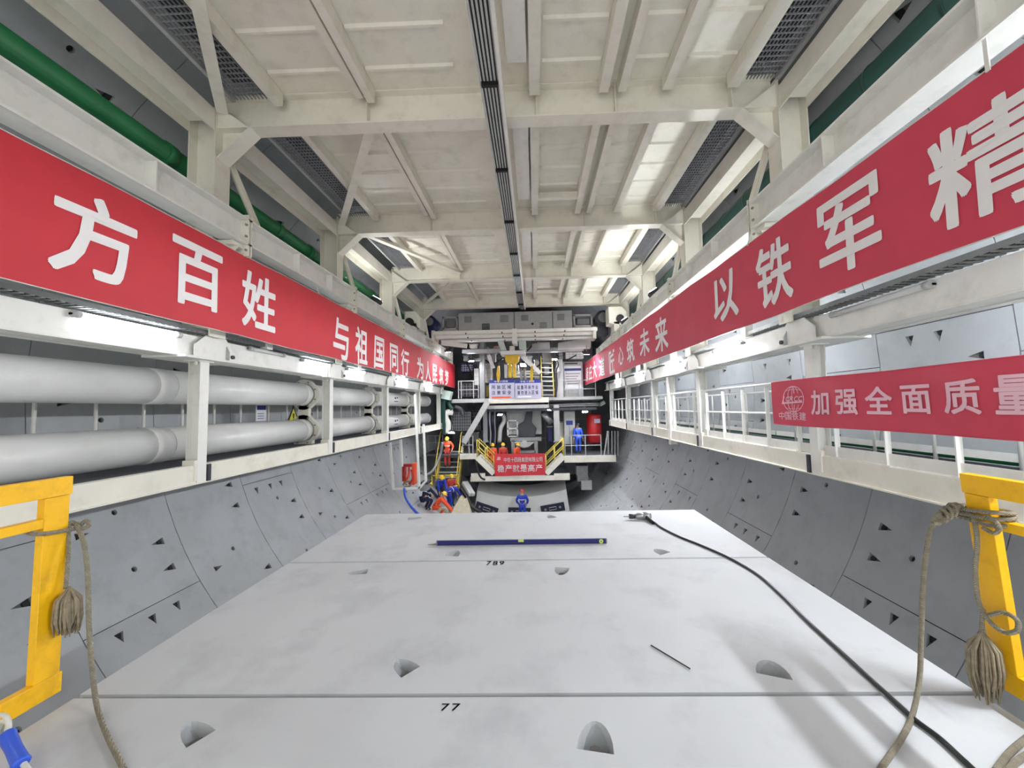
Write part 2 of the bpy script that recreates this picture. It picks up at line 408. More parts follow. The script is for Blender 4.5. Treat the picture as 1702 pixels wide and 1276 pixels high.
def post(s, y, i, extra=''):
    x0, x1 = GX(s, 4.8), GX(s, 5.0)
    r = thing('support_post', f'white steel H post of the {SIDE[s]} walkway, {ORD[i]} from the camera' + extra, 'post', ((x0 + x1) / 2, y, .66), f'posts of the {SIDE[s]} walkway')
    mb = MB(); mb.ibeam(((x0 + x1) / 2, y, .66), ((x0 + x1) / 2, y, 2.6), (1, 0, 0), .2, .17, .016, .012); mb.build('post_shaft', WHITE, r)
    mb = MB(); mb.box(min(x0, x1) - .03, max(x0, x1) + .03, y - .14, y + .14, 2.6, 2.62)
    for a in (-.1, -.03, .1): mb.cyl((GX(s, 4.86), y + a, 2.55), (GX(s, 4.86), y + a, 2.6), .018, n=6)
    mb.build('top_plate', WHITE, r)
    mb = MB(); mb.box(GX(s, 4.79), GX(s, 4.99), y - .15, y - .085, .93, 1.02); mb.box(GX(s, 4.80), GX(s, 4.98), y - .13, y - .088, .7, .93); mb.build('base_cleat', CREAM, r)
    return r
def bracket(s, y, i):
    r = thing('beam_bracket', f'white gusseted bracket on top of the {SIDE[s]} walkway post that is {ORD[i]} from the camera', 'bracket', (GX(s, 4.95), y, 2.62), f'brackets on the {SIDE[s]} posts')
    mb = MB(); mb.box(GX(s, 4.62), GX(s, 5.3), y - .55, y + .62, 2.62, 2.655); mb.build('base_plate', WHITE, r)
    for d in (4.70, 5.22):
        mb = MB(); xa = GX(s, d)
        mb.prism([(y - .32, 2.655), (y + .5, 2.655), (y + .5, 2.78), (y + .28, 3.02), (y - .12, 3.02), (y - .32, 2.85)], 'x', xa - .01, xa + .01); mb.build('gusset', WHITE, r)
    mb = MB(); mb.prism([(GX(s, 4.64), 2.655), (GX(s, 5.26), 2.655), (GX(s, 5.2), 3.0), (GX(s, 4.74), 3.0), (GX(s, 4.64), 2.8)], 'y', y + .29, y + .31); mb.build('end_plate', LGREY, r)
    mb = MB(); mb.cyl((GX(s, 4.66), y + .42, 2.73), (GX(s, 4.715), y + .42, 2.73), .035, n=10); mb.build('lifting_hole', DARK, r)
def box_beam(s, y0, y1, i):
    r = thing('walkway_header_beam', f'white box beam over the {SIDE[s]} walkway, {ORD[i]} span from the camera', 'beam', (GX(s, 4.98), (y0 + y1) / 2, 2.66), f'box beams over the {SIDE[s]} walkway')
    mb = MB(); mb.box(GX(s, 4.76), GX(s, 5.2), y0, y1, 2.66, 2.99); mb.build('beam_body', WHITE, r, .006)
    mb = MB()
    for a in (4.745, 5.1): mb.box(GX(s, a), GX(s, a + .12), y0, y1, 2.645, 2.658)
    mb.build('bottom_flange', WHITE, r)
for s, PY in ((-1, PYL), (1, PYR)):
    for i, y in enumerate(PY):
        if i: post(s, y, i - 1); bracket(s, y, i - 1)
    for i, (a, b) in enumerate(zip(PY[:-1], PY[1:])): box_beam(s, a + .3, b + .3 - .02, i)
r = thing('support_post', 'slim extra white H post standing between the second and third right walkway posts', 'post', (GX(1, 4.9), 12.3, .5))
mb = MB(); mb.ibeam((GX(1, 4.9), 12.3, .5), (GX(1, 4.9), 12.3, 2.62), (1, 0, 0), .2, .2, .016, .012); mb.build('post_shaft', WHITE, r)

def sill(s, y0, y1):
    r = thing('sill_beam', f'long white channel sill under the {SIDE[s]} walkway, above the segment wall', 'beam', (GX(s, 4.86), (y0 + y1) / 2, .64))
    mb = MB(); x0, x1 = GX(s, 4.815), GX(s, 4.83)
    mb.box(x0, x1, y0, y1, .66, .93); mb.box(x0, GX(s, 4.95), y0, y1, .93, .945); mb.build('channel_web', CREAM, r)
    mb = MB(); mb.box(GX(s, 4.79), GX(s, 4.95), y0, y1, .64, .66); mb.build('bottom_lip', CREAM, r)
    mb = MB()
    for y in (PYL if s < 0 else PYR)[1:]: mb.box(GX(s, 4.78), GX(s, 4.815), y + .1, y + .16, .66, .93)
    mb.build('splice_plate', DARK, r)
sill(-1, 1.0, 22.3); sill(1, 1.0, 22.3)
def walkway(s, y0, y1):
    mb = MB(); xs = sorted((GX(s, 4.96), GX(s, 6.35)))
    mb.box(xs[0], xs[1], y0, y1, .88, .91)
    for k in range(int((y1 - y0) / 2)): mb.box(xs[0], xs[1], y0 + 2 * k, y0 + 2 * k + .08, .72, .88)
    tag(mb.build('walkway_floor', FLOORG), f'dark grey plate floor of the {SIDE[s]} walkway ' + ('under the two white pipes' if s < 0 else 'behind the white railing'), 'walkway floor')
walkway(-1, 1, 22.2); walkway(1, 1, 22.2)

# ---------------------------------------------------------------- portal frames
BZ0, BZ1 = 6.5, 7.06
def frame(k, y):
    lab = ['nearest white portal frame, its cross beam spanning the top of the view', 'second white portal frame under the roof, behind the one nearest the camera',
           'third white portal frame under the roof, just before the farthest', 'farthest white portal frame, behind which the grey machine cabinet hangs'][k]
    r = thing('portal_frame', lab, 'steel frame', (-.6, y, 3.0), 'portal frames of the gantry')
    mb = MB(); xa, xb = GX(-1, 4.6), GX(1, 4.6)
    mb.box(xa, xb, y - .13, y + .13, BZ0, BZ0 + .022); mb.box(xa, xb, y - .13, y + .13, BZ1 - .02, BZ1); mb.box(xa, xb, y - .008, y + .008, BZ0 + .02, BZ1 - .02)
    mb.build('cross_beam', CREAM, r)
    for x in (-2.69, -.53, .13, 1.42, 3.3):
        mb = MB(); mb.box(x - .008, x + .008, y - .125, y + .125, BZ0 + .02, BZ1 - .02); mb.build('web_stiffener', CREAM, r)
    for s in (-1, 1):
        mb = MB(); mb.ibeam((GX(s, 4.83), y, 3.0), (GX(s, 4.83), y, 6.98), (1, 0, 0), .46, .32, .022, .014); mb.build('column', CREAM, r)
        mb = MB()                                   # haunch in the corner
        e = [(GX(s, 4.62), BZ0 + .02), (GX(s, 4.05), BZ0 + .02), (GX(s, 4.62), BZ0 - .52)]
        mb.prism(e, 'y', y - .01, y + .01)
        mb.bar((GX(s, 4.05), y, BZ0 + .005), (GX(s, 4.6), y, BZ0 - .51), .26, .022, (s * .6, 0, .6)); mb.build('haunch', CREAM, r)
        mb = MB(); mb.bar((GX(s, 4.66), y + .05, 6.35), (GX(s, 4.66), y + 1.0, 5.2), .02, .14, (0, .6, .6)); mb.bar((GX(s, 4.66), y + .05, 6.35), (GX(s, 4.66), y + 1.0, 5.2), .13, .02, (0, .7, .6)); mb.build('knee_brace', CREAM, r)
        mb = MB(); mb.prism([(GX(s, 4.6), 6.9), (GX(s, 4.1), 6.52), (GX(s, 4.6), 6.52)], 'y', y - .125, y - .11); mb.build('corner_gusset', CREAM, r)
for k, y in enumerate(FY): frame(k, y)
FE = [2.22] + FY
def girder(s, k, y0, y1):
    mb = MB(); mb.ibeam((GX(s, 4.83), y0, 6.62), (GX(s, 4.83), y1, 6.62), (1, 0, 0), .45, .36, .022, .014)
    tag(mb.build('roof_girder', CREAM), f'white lengthwise roof girder along the {SIDE[s]} side, {BAYN[k]} bay from the camera', 'girder', f'roof girders on the {SIDE[s]}')
def rib(x, w, k, y0, y1, nm, h=.2):
    mb = MB(); mb.box(x - w / 2, x + w / 2, y0, y1, BZ1 - h - .03, BZ1 - h - .015); mb.box(x - w / 2, x - w / 2 + .012, y0, y1, BZ1 - h - .015, BZ1 - .005); mb.box(x + w / 2 - .012, x + w / 2, y0, y1, BZ1 - h - .015, BZ1 - .005)
    tag(mb.build('roof_rib', CREAM), f'white lengthwise roof channel {nm}, {BAYN[k]} bay', 'roof rib', 'roof channels')
mbc = MB()
for k in range(4):
    y0, y1 = FE[k] + .14, FE[k + 1] - .14
    for s in (-1, 1): girder(s, k, FE[k] + .17, FE[k + 1] - .17)
    for x, w, nm in ((-4.15, .13, 'beside the left grating'), (-2.79, .12, 'left of centre, outer one of a close pair'), (-2.60, .12, 'left of centre, inner one of a close pair'),
                     (.10, .17, 'first one right of the cable track'), (1.22, .15, 'right of centre, inner one of a close pair'), (1.52, .13, 'right of centre, outer one of a close pair'),
                     (2.25, .16, 'midway between the right close pair and the right grating'), (3.30, .18, 'beside the right grating')):
        rib(x, w, k, y0, y1 - (.0 if x < 0 else .02), nm, .12 if x == -2.79 else .2)
    # roof plate with pressed beads
    mbc.box(-4.2, 3.38, FE[k] + .0, FE[k + 1] - .0, BZ1 + .002, BZ1 + .02)
    nb = 5
    for (xa, xb) in ((-4.05, -2.88), (-2.52, -1.15), (.22, 1.12), (1.62, 2.15), (2.36, 3.18)):
        for j in range(1, nb + 1):
            y = y0 + (y1 - y0) * j / (nb + .6)
            mbc.prism([(y - .045, BZ1 + .003), (y + .045, BZ1 + .003), (y + .02, BZ1 - .035), (y - .02, BZ1 - .035)], 'x', xa, xb)
    # diagonal brace in the roof plane
    a, b = [((-5.1, 6.0), (-2.7, 2.3)), ((-2.7, 6.3), (-5.1, 9.95)), ((-4.95, 10.2), (-2.7, 13.9)), ((-2.7, 14.1), (-5.1, 17.8))][k]
    mb = MB(); mb.bar((*a, 6.74), (*b, 6.74), .16, .014); mb.bar((*a, 6.8), (*b, 6.8), .014, .1)
    tag(mb.build('diagonal_brace', CREAM), f'white diagonal wind brace under the left half of the roof, {BAYN[k]} bay', 'brace', 'roof wind braces')
    # cover plate beside the track, cross tie
    mb = MB(); mb.box(-.31, -.02, y0 + .02, y1 - [.6, .75, .6, .9][k], 6.86, 6.875); mb.box(-.31, -.295, y0 + .02, y1 - .6, 6.875, 7.05)
    tag(mb.build('roof_cover_plate', WHITE), f'narrow white plate just right of the cable track, {BAYN[k]} bay', 'plate', 'plates beside the cable track')
    if k: mb = MB(); mb.box(.19, 1.14, y1 - .85, y1 - .72, 6.83, 6.97)
    if k: tag(mb.build('rib_tie', CREAM), f'short white cross tie between two roof channels right of the track, {BAYN[k]} bay', 'cross tie', 'cross ties between roof channels')
    # gratings
    for s, xa, xb in ((-1, -4.92, -4.24), (1, 3.42, 4.02)):
        r = thing('roof_grating', f'dark mesh grating in the roof on the {SIDE[s]} side, {BAYN[k]} bay', 'grating', ((xa + xb) / 2, (y0 + y1) / 2, 6.95), f'roof gratings on the {SIDE[s]}')
        mb = MB(); n = 11
        for j in range(n): mb.box(xa + (xb - xa) * j / n, xa + (xb - xa) * j / n + .008, y0, y1, 6.965, 6.99)
        ny = int((y1 - y0) / .09)
        for j in range(ny): mb.box(xa, xb, y0 + j * .09, y0 + j * .09 + .01, 6.967, 6.988)
        mb.build('mesh', GRATE, r)
        mb = MB(); e = xa if s < 0 else xb
        mb.box(e - .03, e + .03, y0, y1, 6.93, 7.02); mb.build('frame', LGREY, r)
        mb = MB(); mb.box(xa, xb, y0, y1, 7.25, 7.26); mb.build('deck_plate', DARK, r)
struct(mbc.build('ceiling', CREAM))

# ---------------------------------------------------------------- cable track along the roof centre
r = thing('cable_track', 'long white ceiling track carrying five black power rails down the roof centre', 'cable track', (-.53, 10, 6.3))
mb = MB(); ya, yb = 2.0, 17.7
mb.box(-.70, -.36, ya, yb, 6.40, 6.42); mb.box(-.70, -.69, ya, yb, 6.37, 6.40); mb.box(-.41, -.36, ya, yb, 6.30, 6.40); mb.build('track_channel', WHITE, r)
for j in range(5):
    mb = MB(); x = -.648 + j * .05; mb.box(x - .0105, x + .0105, ya, yb + .3, 6.378, 6.398); mb.build('power_rail', BLACK, r)
y = 3.0
for y in (5.2, 7.2, 9.3, 11.3, 13.2, 15.2, 17.0):
    mb = MB(); mb.box(-.67, -.43, y, y + .05, 6.34, 6.40); mb.build('rail_clamp', BLACK, r)
for y in FY:
    mb = MB(); mb.box(-.62, -.44, y - .1, y + .1, 6.42, 6.5); mb.build('hanger', WHITE, r)

# ---------------------------------------------------------------- crane rails, their brackets
for s in (-1, 1):
    Y = [1.2] + [y + .18 for y in FY] + [22.6]
    for k in range(5):
        y0, y1 = Y[k] + .02, Y[k + 1] - .02; xc = GX(s, 4.38)
        r = thing('crane_rail', f'white crane rail girder along the {SIDE[s]} side, {ORD[k]} length from the camera', 'crane rail', (xc, (y0 + y1) / 2, 4.6), f'crane rails on the {SIDE[s]}')
        mb = MB(); mb.ibeam((xc, y0, 4.84), (xc, y1, 4.84), (0, 0, 1), .46, .3, .03, .014); mb.box(xc - .03, xc + .03, y0, y1, 5.07, 5.11); mb.build('rail_beam', WHITE, r)
        for t in (.35, .68):
            mb = MB(); mb.box(xc - .15, xc + .15, y0 + (y1 - y0) * t, y0 + (y1 - y0) * t + .014, 4.64, 5.04); mb.build('stiffener', WHITE, r)
        for yy in (y0, y1 - .025):
            mb = MB(); mb.box(xc - .15, xc + .15, yy, yy + .025, 4.42, 5.14); mb.build('end_plate', CREAM, r)
        mb = MB()
        for yy, dy in ((y1, .025), (y0, -.025)):
            for zz in (4.52, 4.76, 4.96):
                for a in (-.12, .12): mb.cyl((xc + a, yy - dy, zz), (xc + a, yy - dy * 2, zz), .02, n=6)
        mb.build('splice_bolts', GREY, r)
    for k, y in enumerate(FY):
        xs = sorted((GX(s, 4.3), GX(s, 4.6)))
        r = thing('rail_bracket', f'white bracket holding the {SIDE[s]} crane rail to the {["nearest", "second", "third", "farthest"][k]} portal frame', 'bracket', (GX(s, 4.45), y, 4.1), f'crane rail brackets on the {SIDE[s]}')
        mb = MB(); mb.box(xs[0], xs[1], y - .11, y + .11, 4.53, 4.6); mb.build('seat_plate', CREAM, r)
        mb = MB(); mb.prism([(GX(s, 4.3), 4.53), (GX(s, 4.6), 4.53), (GX(s, 4.6), 4.08)], 'y', y - .008, y + .008); mb.build('gusset', CREAM, r)
        # strut down to the header beam
        mb = MB(); mb.box(*sorted((GX(s, 4.62), GX(s, 4.76))), y + 1.2, y + 1.36, 3.0, 4.4)
        tag(mb.build('banner_strut', WHITE), f'white upright strut behind the {SIDE[s]} red banner, {["nearest", "second", "third", "farthest"][k]} bay', 'strut', f'struts behind the {SIDE[s]} banner')
    if True:
        # green pipes up between columns and lining
        if s < 0:
            r = thing('green_pipe', 'bright green pipe running high along the left side behind the crane rail', 'pipe', (-6.02, 11, 5.6))
            mb = MB(); mb.cyl((-6.02, 1.5, 6.08), (-6.02, 21, 6.0), .16, n=20); mb.build('pipe_run', GREEN, r)
            for y in (5.9, 8.6, 9.9, 13.8, 17.6):
                mb = MB(); mb.cyl((-6.02, y, 6.08 - .08 * y / 20), (-6.02, y + .16, 6.08 - .08 * y / 20), .19, n=20); mb.build('coupling', GREEN, r)
            mb = MB(); mb.cyl((-5.95, 1.5, 5.74), (-5.95, 21, 5.66), .06, n=12); tag(mb.build('green_conduit', GREEN), 'thin green conduit just below the bright green pipe on the left', 'conduit')
        else:
            mb = MB(); mb.cyl((4.76, 1.5, 6.02), (4.76, 21, 6.02), .28, n=24)
            for y in np.arange(2, 21, 1.0): mb.cyl((4.76, y, 6.02), (4.76, y + .04, 6.02), .29, n=24)
            tag(mb.build('ventilation_duct', DGREEN), 'dark green air duct running high along the right side behind the crane rail', 'duct')

# ---------------------------------------------------------------- lamps on the header beams
def lamp(s, y0, y1, lit, nm, z=2.94, dx=.05):
    x = GX(s, 4.76 - dx)
    r = thing('tube_lamp', nm, 'lamp', (x, (y0 + y1) / 2, z), 'tube lamps along the walkways')
    mb = MB(); mb.cyl((x, y0 + .05, z), (x, y1 - .05, z), .034, n=12); mb.build('tube', ((TUBE_NEAR if y0 < 2 else TUBE_BR if y0 < 14 else TUBE_ON) if s > 0 else TUBE_WEAK if y0 < 11.5 else TUBE_ON) if lit else TUBE_OFF, r)
    for a, b in ((y0, y0 + .07), (y1 - .07, y1)):
        mb = MB(); mb.cyl((x, a, z), (x, b, z), .045, n=12); mb.build('end_cap', LGREY, r)
        mb = MB(); mb.box(*sorted((x, GX(s, 4.77))), a, b, z - .012, z + .012); mb.build('bracket', GREY, r)
lamp(-1, 1.4, 2.7, True, 'lit tube lamp on the left header beam, just outside the view')
lamp(-1, 4.25, 5.6, True, 'long lit tube lamp on the left header beam, nearest the camera')
lamp(-1, 7.0, 8.0, False, 'unlit tube lamp on the second span of the left header beam', 2.96)
lamp(-1, 8.6, 9.85, True, 'lit tube lamp on the left, just before the second post')
lamp(-1, 10.7, 11.9, True, 'lit tube lamp on the left, just past the second post')
lamp(-1, 14.6, 15.9, True, 'lit tube lamp on the left, past the third post')
lamp(-1, 18.4, 19.7, True, 'lit tube lamp on the left, past the fourth post')
lamp(1, 4.0, 5.35, False, 'unlit tube lamp on the right header beam, nearest the camera', 2.93)
lamp(1, .9, 2.2, True, 'lit tube lamp on the right header beam, just outside the view')
lamp(1, 7.6, 8.85, True, 'brightly lit tube lamp on the right header beam beneath the large red banner', 2.93)
lamp(1, 10.9, 12.1, True, 'lit tube lamp on the right, just past the second post')
lamp(1, 14.6, 15.8, True, 'lit tube lamp on the right, past the third post')
lamp(1, 18.4, 19.8, True, 'lit tube lamp on the right, farthest from the camera')

# lamps behind the right header beam, facing the lining
for i, y in enumerate((1.0, 4.6, 8.4, 12.0, 15.6, 19.2)):
    x = GX(1, 5.32); z = 2.8
    r = thing('tube_lamp', f'tube lamp behind the right header beam facing the lining, {["just outside the view", *ORD][i]}', 'lamp', (x, y, z), 'tube lamps facing the right lining')
    mb = MB(); mb.cyl((x, y - .6, z), (x, y + .6, z), .034, n=12); mb.build('tube', TUBE_BACK, r)
    for a in (y - .65, y + .6):
        mb = MB(); mb.cyl((x, a, z), (x, a + .05, z), .045, n=12); mb.build('end_cap', LGREY, r)
        mb = MB(); mb.box(GX(1, 5.2), x, a, a + .05, z - .012, z + .012); mb.build('bracket', GREY, r)

# ---------------------------------------------------------------- cable trays and cables on the header beams
for s in (-1, 1):
    r = thing('cable_tray', f'grey perforated cable tray lying along the {SIDE[s]} header beam', 'cable tray', (GX(s, 4.72), 11, 3.0))
    xa, xb = GX(s, 4.66), GX(s, 4.86); mb = MB()
    mb.box(*sorted((xa, xa + s * .006)), 1.2, 22.4, 3.04, 3.10)
    mb.box(*sorted((xb, xb - s * .006)), 1.2, 22.4, 3.04, 3.10)
    for j in range(240): mb.box(*sorted((xa, xb)), 1.2 + j * .088, 1.2 + j * .088 + .035, 3.03, 3.04)
    mb.build('tray_rails', GREY, r)
    for q, nm in ((.05, 0), (.1, 1), (.15, 2)):
        pts = [(xa + s * q + .012 * math.sin(y * 3 + nm), y, 3.055 + .008 * math.sin(y * 5 + nm)) for y in np.arange(1.2, 22.4, .35)]
        mb = MB(); mb.tube(pts, .011, 6); tag(mb.build('power_cable', CABLE), f'thin black cable in the {SIDE[s]} cable tray', 'cable', f'cables in the {SIDE[s]} tray')

mb = MB(); mb.cyl((-5.166, 1.5, 4.66), (-5.166, 21, 4.66), .03, n=12); mb.cyl((-5.17, 1.5, 4.73), (-5.17, 21, 4.73), .02, n=8)
tag(mb.build('steel_conduit', GREY), 'grey conduit pair running behind the top of the left red banner', 'conduit')
# ---------------------------------------------------------------- slurry pipes on the left
for j, (z, nm) in enumerate(((2.215, 'upper'), (1.27, 'lower'))):
    ends = [1.2, 6.2, 10.15, 14.1, 18.0, 21.6]
    for k in range(5):
        r = thing('slurry_pipe', f'big white {nm} pipe above the left walkway, {ORD[k]} length from the camera', 'pipe', (-6.16, (ends[k] + ends[k + 1]) / 2, z - .29), f'{nm} white pipes on the left')
        mb = MB(); mb.cyl((-6.16, ends[k] + .01, z), (-6.16, ends[k + 1] - .01, z), .285, n=40); mb.build('pipe_barrel', PIPEW, r)
        mb = MB(); mb.cyl((-6.16, ends[k + 1] - .3, z), (-6.16, ends[k + 1] - .012, z), .292, n=40); mb.build('joint_sleeve', PIPEW, r)
for k, y in enumerate((10.15, 14.1, 18.0)):
    r = thing('pipe_clamp', f'white double ring clamp joining the upper and lower pipes, {ORD[k]} from the camera', 'clamp', (-6.16, y, .92), 'double pipe clamps')
    for z in (2.215, 1.27):
        mb = MB(); n = 24
        for i in range(n):
            a0, a1 = 2 * math.pi * i / n, 2 * math.pi * (i + 1) / n; q = []
            ro = lambda a: .365 + .045 * abs(math.cos(2 * a))
            for yy in (y - .06, y + .06):
                q += [(-6.16 + .3 * math.cos(a0), yy, z + .3 * math.sin(a0)), (-6.16 + ro(a0) * math.cos(a0), yy, z + ro(a0) * math.sin(a0)),
                      (-6.16 + ro(a1) * math.cos(a1), yy, z + ro(a1) * math.sin(a1)), (-6.16 + .3 * math.cos(a1), yy, z + .3 * math.sin(a1))]
            mb.hexa(q)
        mb.build('clamp_ring', CREAM, r)
        for i in range(8):
            a = 2 * math.pi * (i + .5) / 8; c = (-6.16 + .345 * math.cos(a), y - .09, z + .345 * math.sin(a)); mb = MB(); mb.cyl(c, (c[0], y + .09, c[2]), .02, n=6); mb.build('bolt', GREY, r)
    mb = MB(); mb.box(-6.3, -6.02, y - .06, y + .06, 1.55, 1.95); mb.build('web_plate', CREAM, r)
    mb = MB(); mb.box(-6.4, -5.92, y - .07, y + .07, .91, 1.0); mb.build('foot', CREAM, r)
for k, (px, py, nm) in enumerate(((653, 667, 'upper'), (653, 697, 'lower'))):
    r = thing('pipe_label', f'small dark marking sticker on the {nm} white pipe near the machine', 'sticker', (-5.87, 16.2, 2.215 if k == 0 else 1.27))
    z = 2.22 if k == 0 else 1.27
    mb = MB(); mb.grid(lambda u, v: (-6.16 + .288 * math.cos(v - .5), 15.9 + u * .55, z + .288 * math.sin(v - .5)), 1, 8); mb.build('sticker', SIGNW, r)
    mb = MB(); mb.grid(lambda u, v: (-6.16 + .29 * math.cos(v * .12 - .4), 15.95 + u * .45, z + .29 * math.sin(v * .12 - .4)), 1, 3)
    mb.grid(lambda u, v: (-6.16 + .29 * math.cos(v * .3 + .0), 15.97 + u * .15, z + .29 * math.sin(v * .3 + .0)), 1, 3)
    mb.grid(lambda u, v: (-6.16 + .29 * math.cos(v * .2 + .1), 16.2 + u * .16, z + .29 * math.sin(v * .2 + .1)), 1, 3); mb.build('print', INK, r)

# ---------------------------------------------------------------- railings
def railing(name, label, x, y0, y1, ys, z0, z1, bars, flat, m_, toe=None, tube_r=.022):
    r = thing(name, label, 'railing', (x, (y0 + y1) / 2, z0))
    for y in ys:
        mb = MB()
        if flat: mb.box(x - .035, x + .035, y - .008, y + .008, z0, z1 - .06); mb.box(x - .04, x + .04, y - .05, y + .05, z0, z0 + .015)
        else: mb.cyl((x, y, z0), (x, y, z1), .024, n=10)
        mb.build('rail_post', m_, r)
    for z in bars:
        mb = MB(); mb.cyl((x, y0, z), (x, y1, z), tube_r if z == bars[0] else tube_r * .8, n=10); mb.build('handrail' if z == bars[0] else 'mid_rail', m_, r)
    if toe:
        mb = MB(); mb.box(x - .006, x + .006, y0, y1, toe[0], toe[1]); mb.build('toe_plate', m_, r)
    return r
XR = GX(1, 4.86)
bays = [(2.2, 5.85), (6.12, 9.93), (10.2, 12.18), (12.42, 13.85), (14.1, 17.8), (18.0, 21.7)]
for k, (a, b) in enumerate(bays):
    n = max(2, round((b - a) / .8)); ys = [a + .25 + (b - a - .5) * i / (n - 1) for i in range(n)]
    railing('guard_railing', f'white railing along the front of the right walkway, {ORD[k]} section from the camera', XR, a, b, ys, .945, 2.08, (2.08, 1.55), True, WHITE, (.96, 1.1))
for k, (a, b) in enumerate(((1.5, 9.0), (9.05, 16), (16.05, 21.9))):
    ys = np.arange(a + .2, b, .95)
    railing('guard_railing', f'white railing on the wall side of the right walkway, {["nearest", "middle", "farthest"][k]} section', GX(1, 6.1), a, b, ys, .91, 2.0, (2.0, 1.5), False, WHITE, (1.0, 1.1))
for k, (a, b) in enumerate(((2.0, 9.7), (9.75, 16), (16.05, 21.9))):
    ys = np.arange(a + .2, b, .755)
    railing('guard_railing', f'white railing between the big pipes and the left wall, {["nearest", "middle", "farthest"][k]} section', -7.0, a, b, ys, .91, 2.0, (2.0, 1.5), False, WHITE, None)
mb = MB(); mb.cyl((5.62, 1.5, 1.0), (5.62, 21.5, 1.0), .06, n=12); tag(mb.build('green_conduit', GREEN), 'green conduit on the floor at the back of the right walkway', 'conduit')
# signs on the left railing
r = thing('warning_sign', 'yellow and black triangular warning sign between the white pipes', 'sign', (-6.9, 10.2, 1.4))
c = at(487, 694, X=-6.95); mb = MB()
def tri3(sz, x): return [(x, c.y + sz * math.sin(a), c.z + sz * math.cos(a)) for a in (0, 2.094, 4.189)]
a3, b3 = tri3(.36, -6.94), tri3(.36, -6.95); mb.add(a3 + b3, [(0, 1, 2), (5, 4, 3), (0, 1, 4, 3), (1, 2, 5, 4), (2, 0, 3, 5)]); mb.build('border', INK, r)
mb = MB(); mb.add(tri3(.26, -6.936), [(0, 1, 2)]); mb.build('face', WARN, r)
mb = MB(); mb.prism([(c.y - .02, c.z - .02), (c.y + .02, c.z - .02), (c.y + .035, c.z + .12), (c.y - .035, c.z + .12)], 'x', -6.934, -6.93); mb.cyl((-6.934, c.y, c.z - .07), (-6.93, c.y, c.z - .07), .028, n=10); mb.build('exclamation_mark', INK, r)
p, q = at(425, 700, X=-6.95), at(443, 672, X=-6.95)
r = thing('notice_board', 'small white notice with a dark header between the white pipes', 'sign', (-6.95, (p.y + q.y) / 2, p.z))
mb = MB(); mb.box(-6.96, -6.945, p.y, q.y, p.z, q.z); mb.build('board', SIGNW, r)
mb = MB(); mb.box(-6.944, -6.942, p.y + .03, q.y - .03, q.z - .14, q.z - .03)
for i in range(3): mb.box(-6.944, -6.942, p.y + .05, q.y - .1, p.z + .06 + i * .06, p.z + .075 + i * .06)
mb.build('print', SIGNB, r)
# ================================================================ banners
def banner(name, label, P0, P1, zt, zb, m_, lm, chars, normal, group='red slogan banners', fold=.03, extra=None, back=True):
    """cloth between P0 and P1 (x, y at the image left and right end); chars: (text, y0, y1, z0, z1)"""
    P0, P1 = Vector(P0), Vector(P1)
    r = thing(name, label, 'banner', ((P0.x + P1.x) / 2, (P0.y + P1.y) / 2, zb), group)
    L = (P1 - P0).length; nx = normal
    def off(u, v): return fold * (.5 * math.sin(u * L * 1.7 + v * 2) * (.3 + .7 * (1 - v)) + .25 * math.sin(u * L * 4.1 + 1 + v))
    def S(u, v, e=0):
        p = P0.lerp(P1, u); sag = .012 * math.sin(u * L * 2.2)
        return Vector((p.x + nx[0] * (off(u, v) + e), p.y + nx[1] * (off(u, v) + e), zb + (zt - zb) * v + sag * (v - .5)))
    nu = max(8, int(L * 5)); mb = MB(); mb.grid(lambda u, v: S(u, v), nu, 6, 0); mb.grid(lambda u, v: S(u, v, -.007), nu, 6, 1); cl = mb.build('cloth', [m_, BANNERB], r, recalc=False)
    mb = MB()
    for k in range(2):
        e = S(0, 0) * 0
        mb.tube([S(i / 40, k, 0) for i in range(41)], .006, 5)
    mb.build('hem_rope', m_ if back else REFLEX, r)
    for text, a, b, z0, z1 in chars:
        ya, yb = a, b; n = len(text); mb = MB()
        for i, ch in enumerate(text):
            u0 = (ya + (yb - ya) * i / n - P0.y) / (P1.y - P0.y) if abs(P1.y - P0.y) > .5 else (ya + (yb - ya) * i / n - P0.x) / (P1.x - P0.x)
            u1 = (ya + (yb - ya) * (i + .9) / n - P0.y) / (P1.y - P0.y) if abs(P1.y - P0.y) > .5 else (ya + (yb - ya) * (i + .9) / n - P0.x) / (P1.x - P0.x)
            _, vs, fs = bold_glyph(ch, .018 if len(text) == 1 else .012)
            w0, w1 = (z0 - zb) / (zt - zb), (z1 - zb) / (zt - zb)
            if ch in '一': w0, w1 = w0 + (w1 - w0) * .42, w0 + (w1 - w0) * .58
            mb.add([S(u0 + (u1 - u0) * x, w0 + (w1 - w0) * y, .008) for x, y in vs], fs)
        mb.build('character' if n == 1 else 'lettering', lm, r, recalc=False)
    return r, S
ZA, ZB = 3.27, 4.20
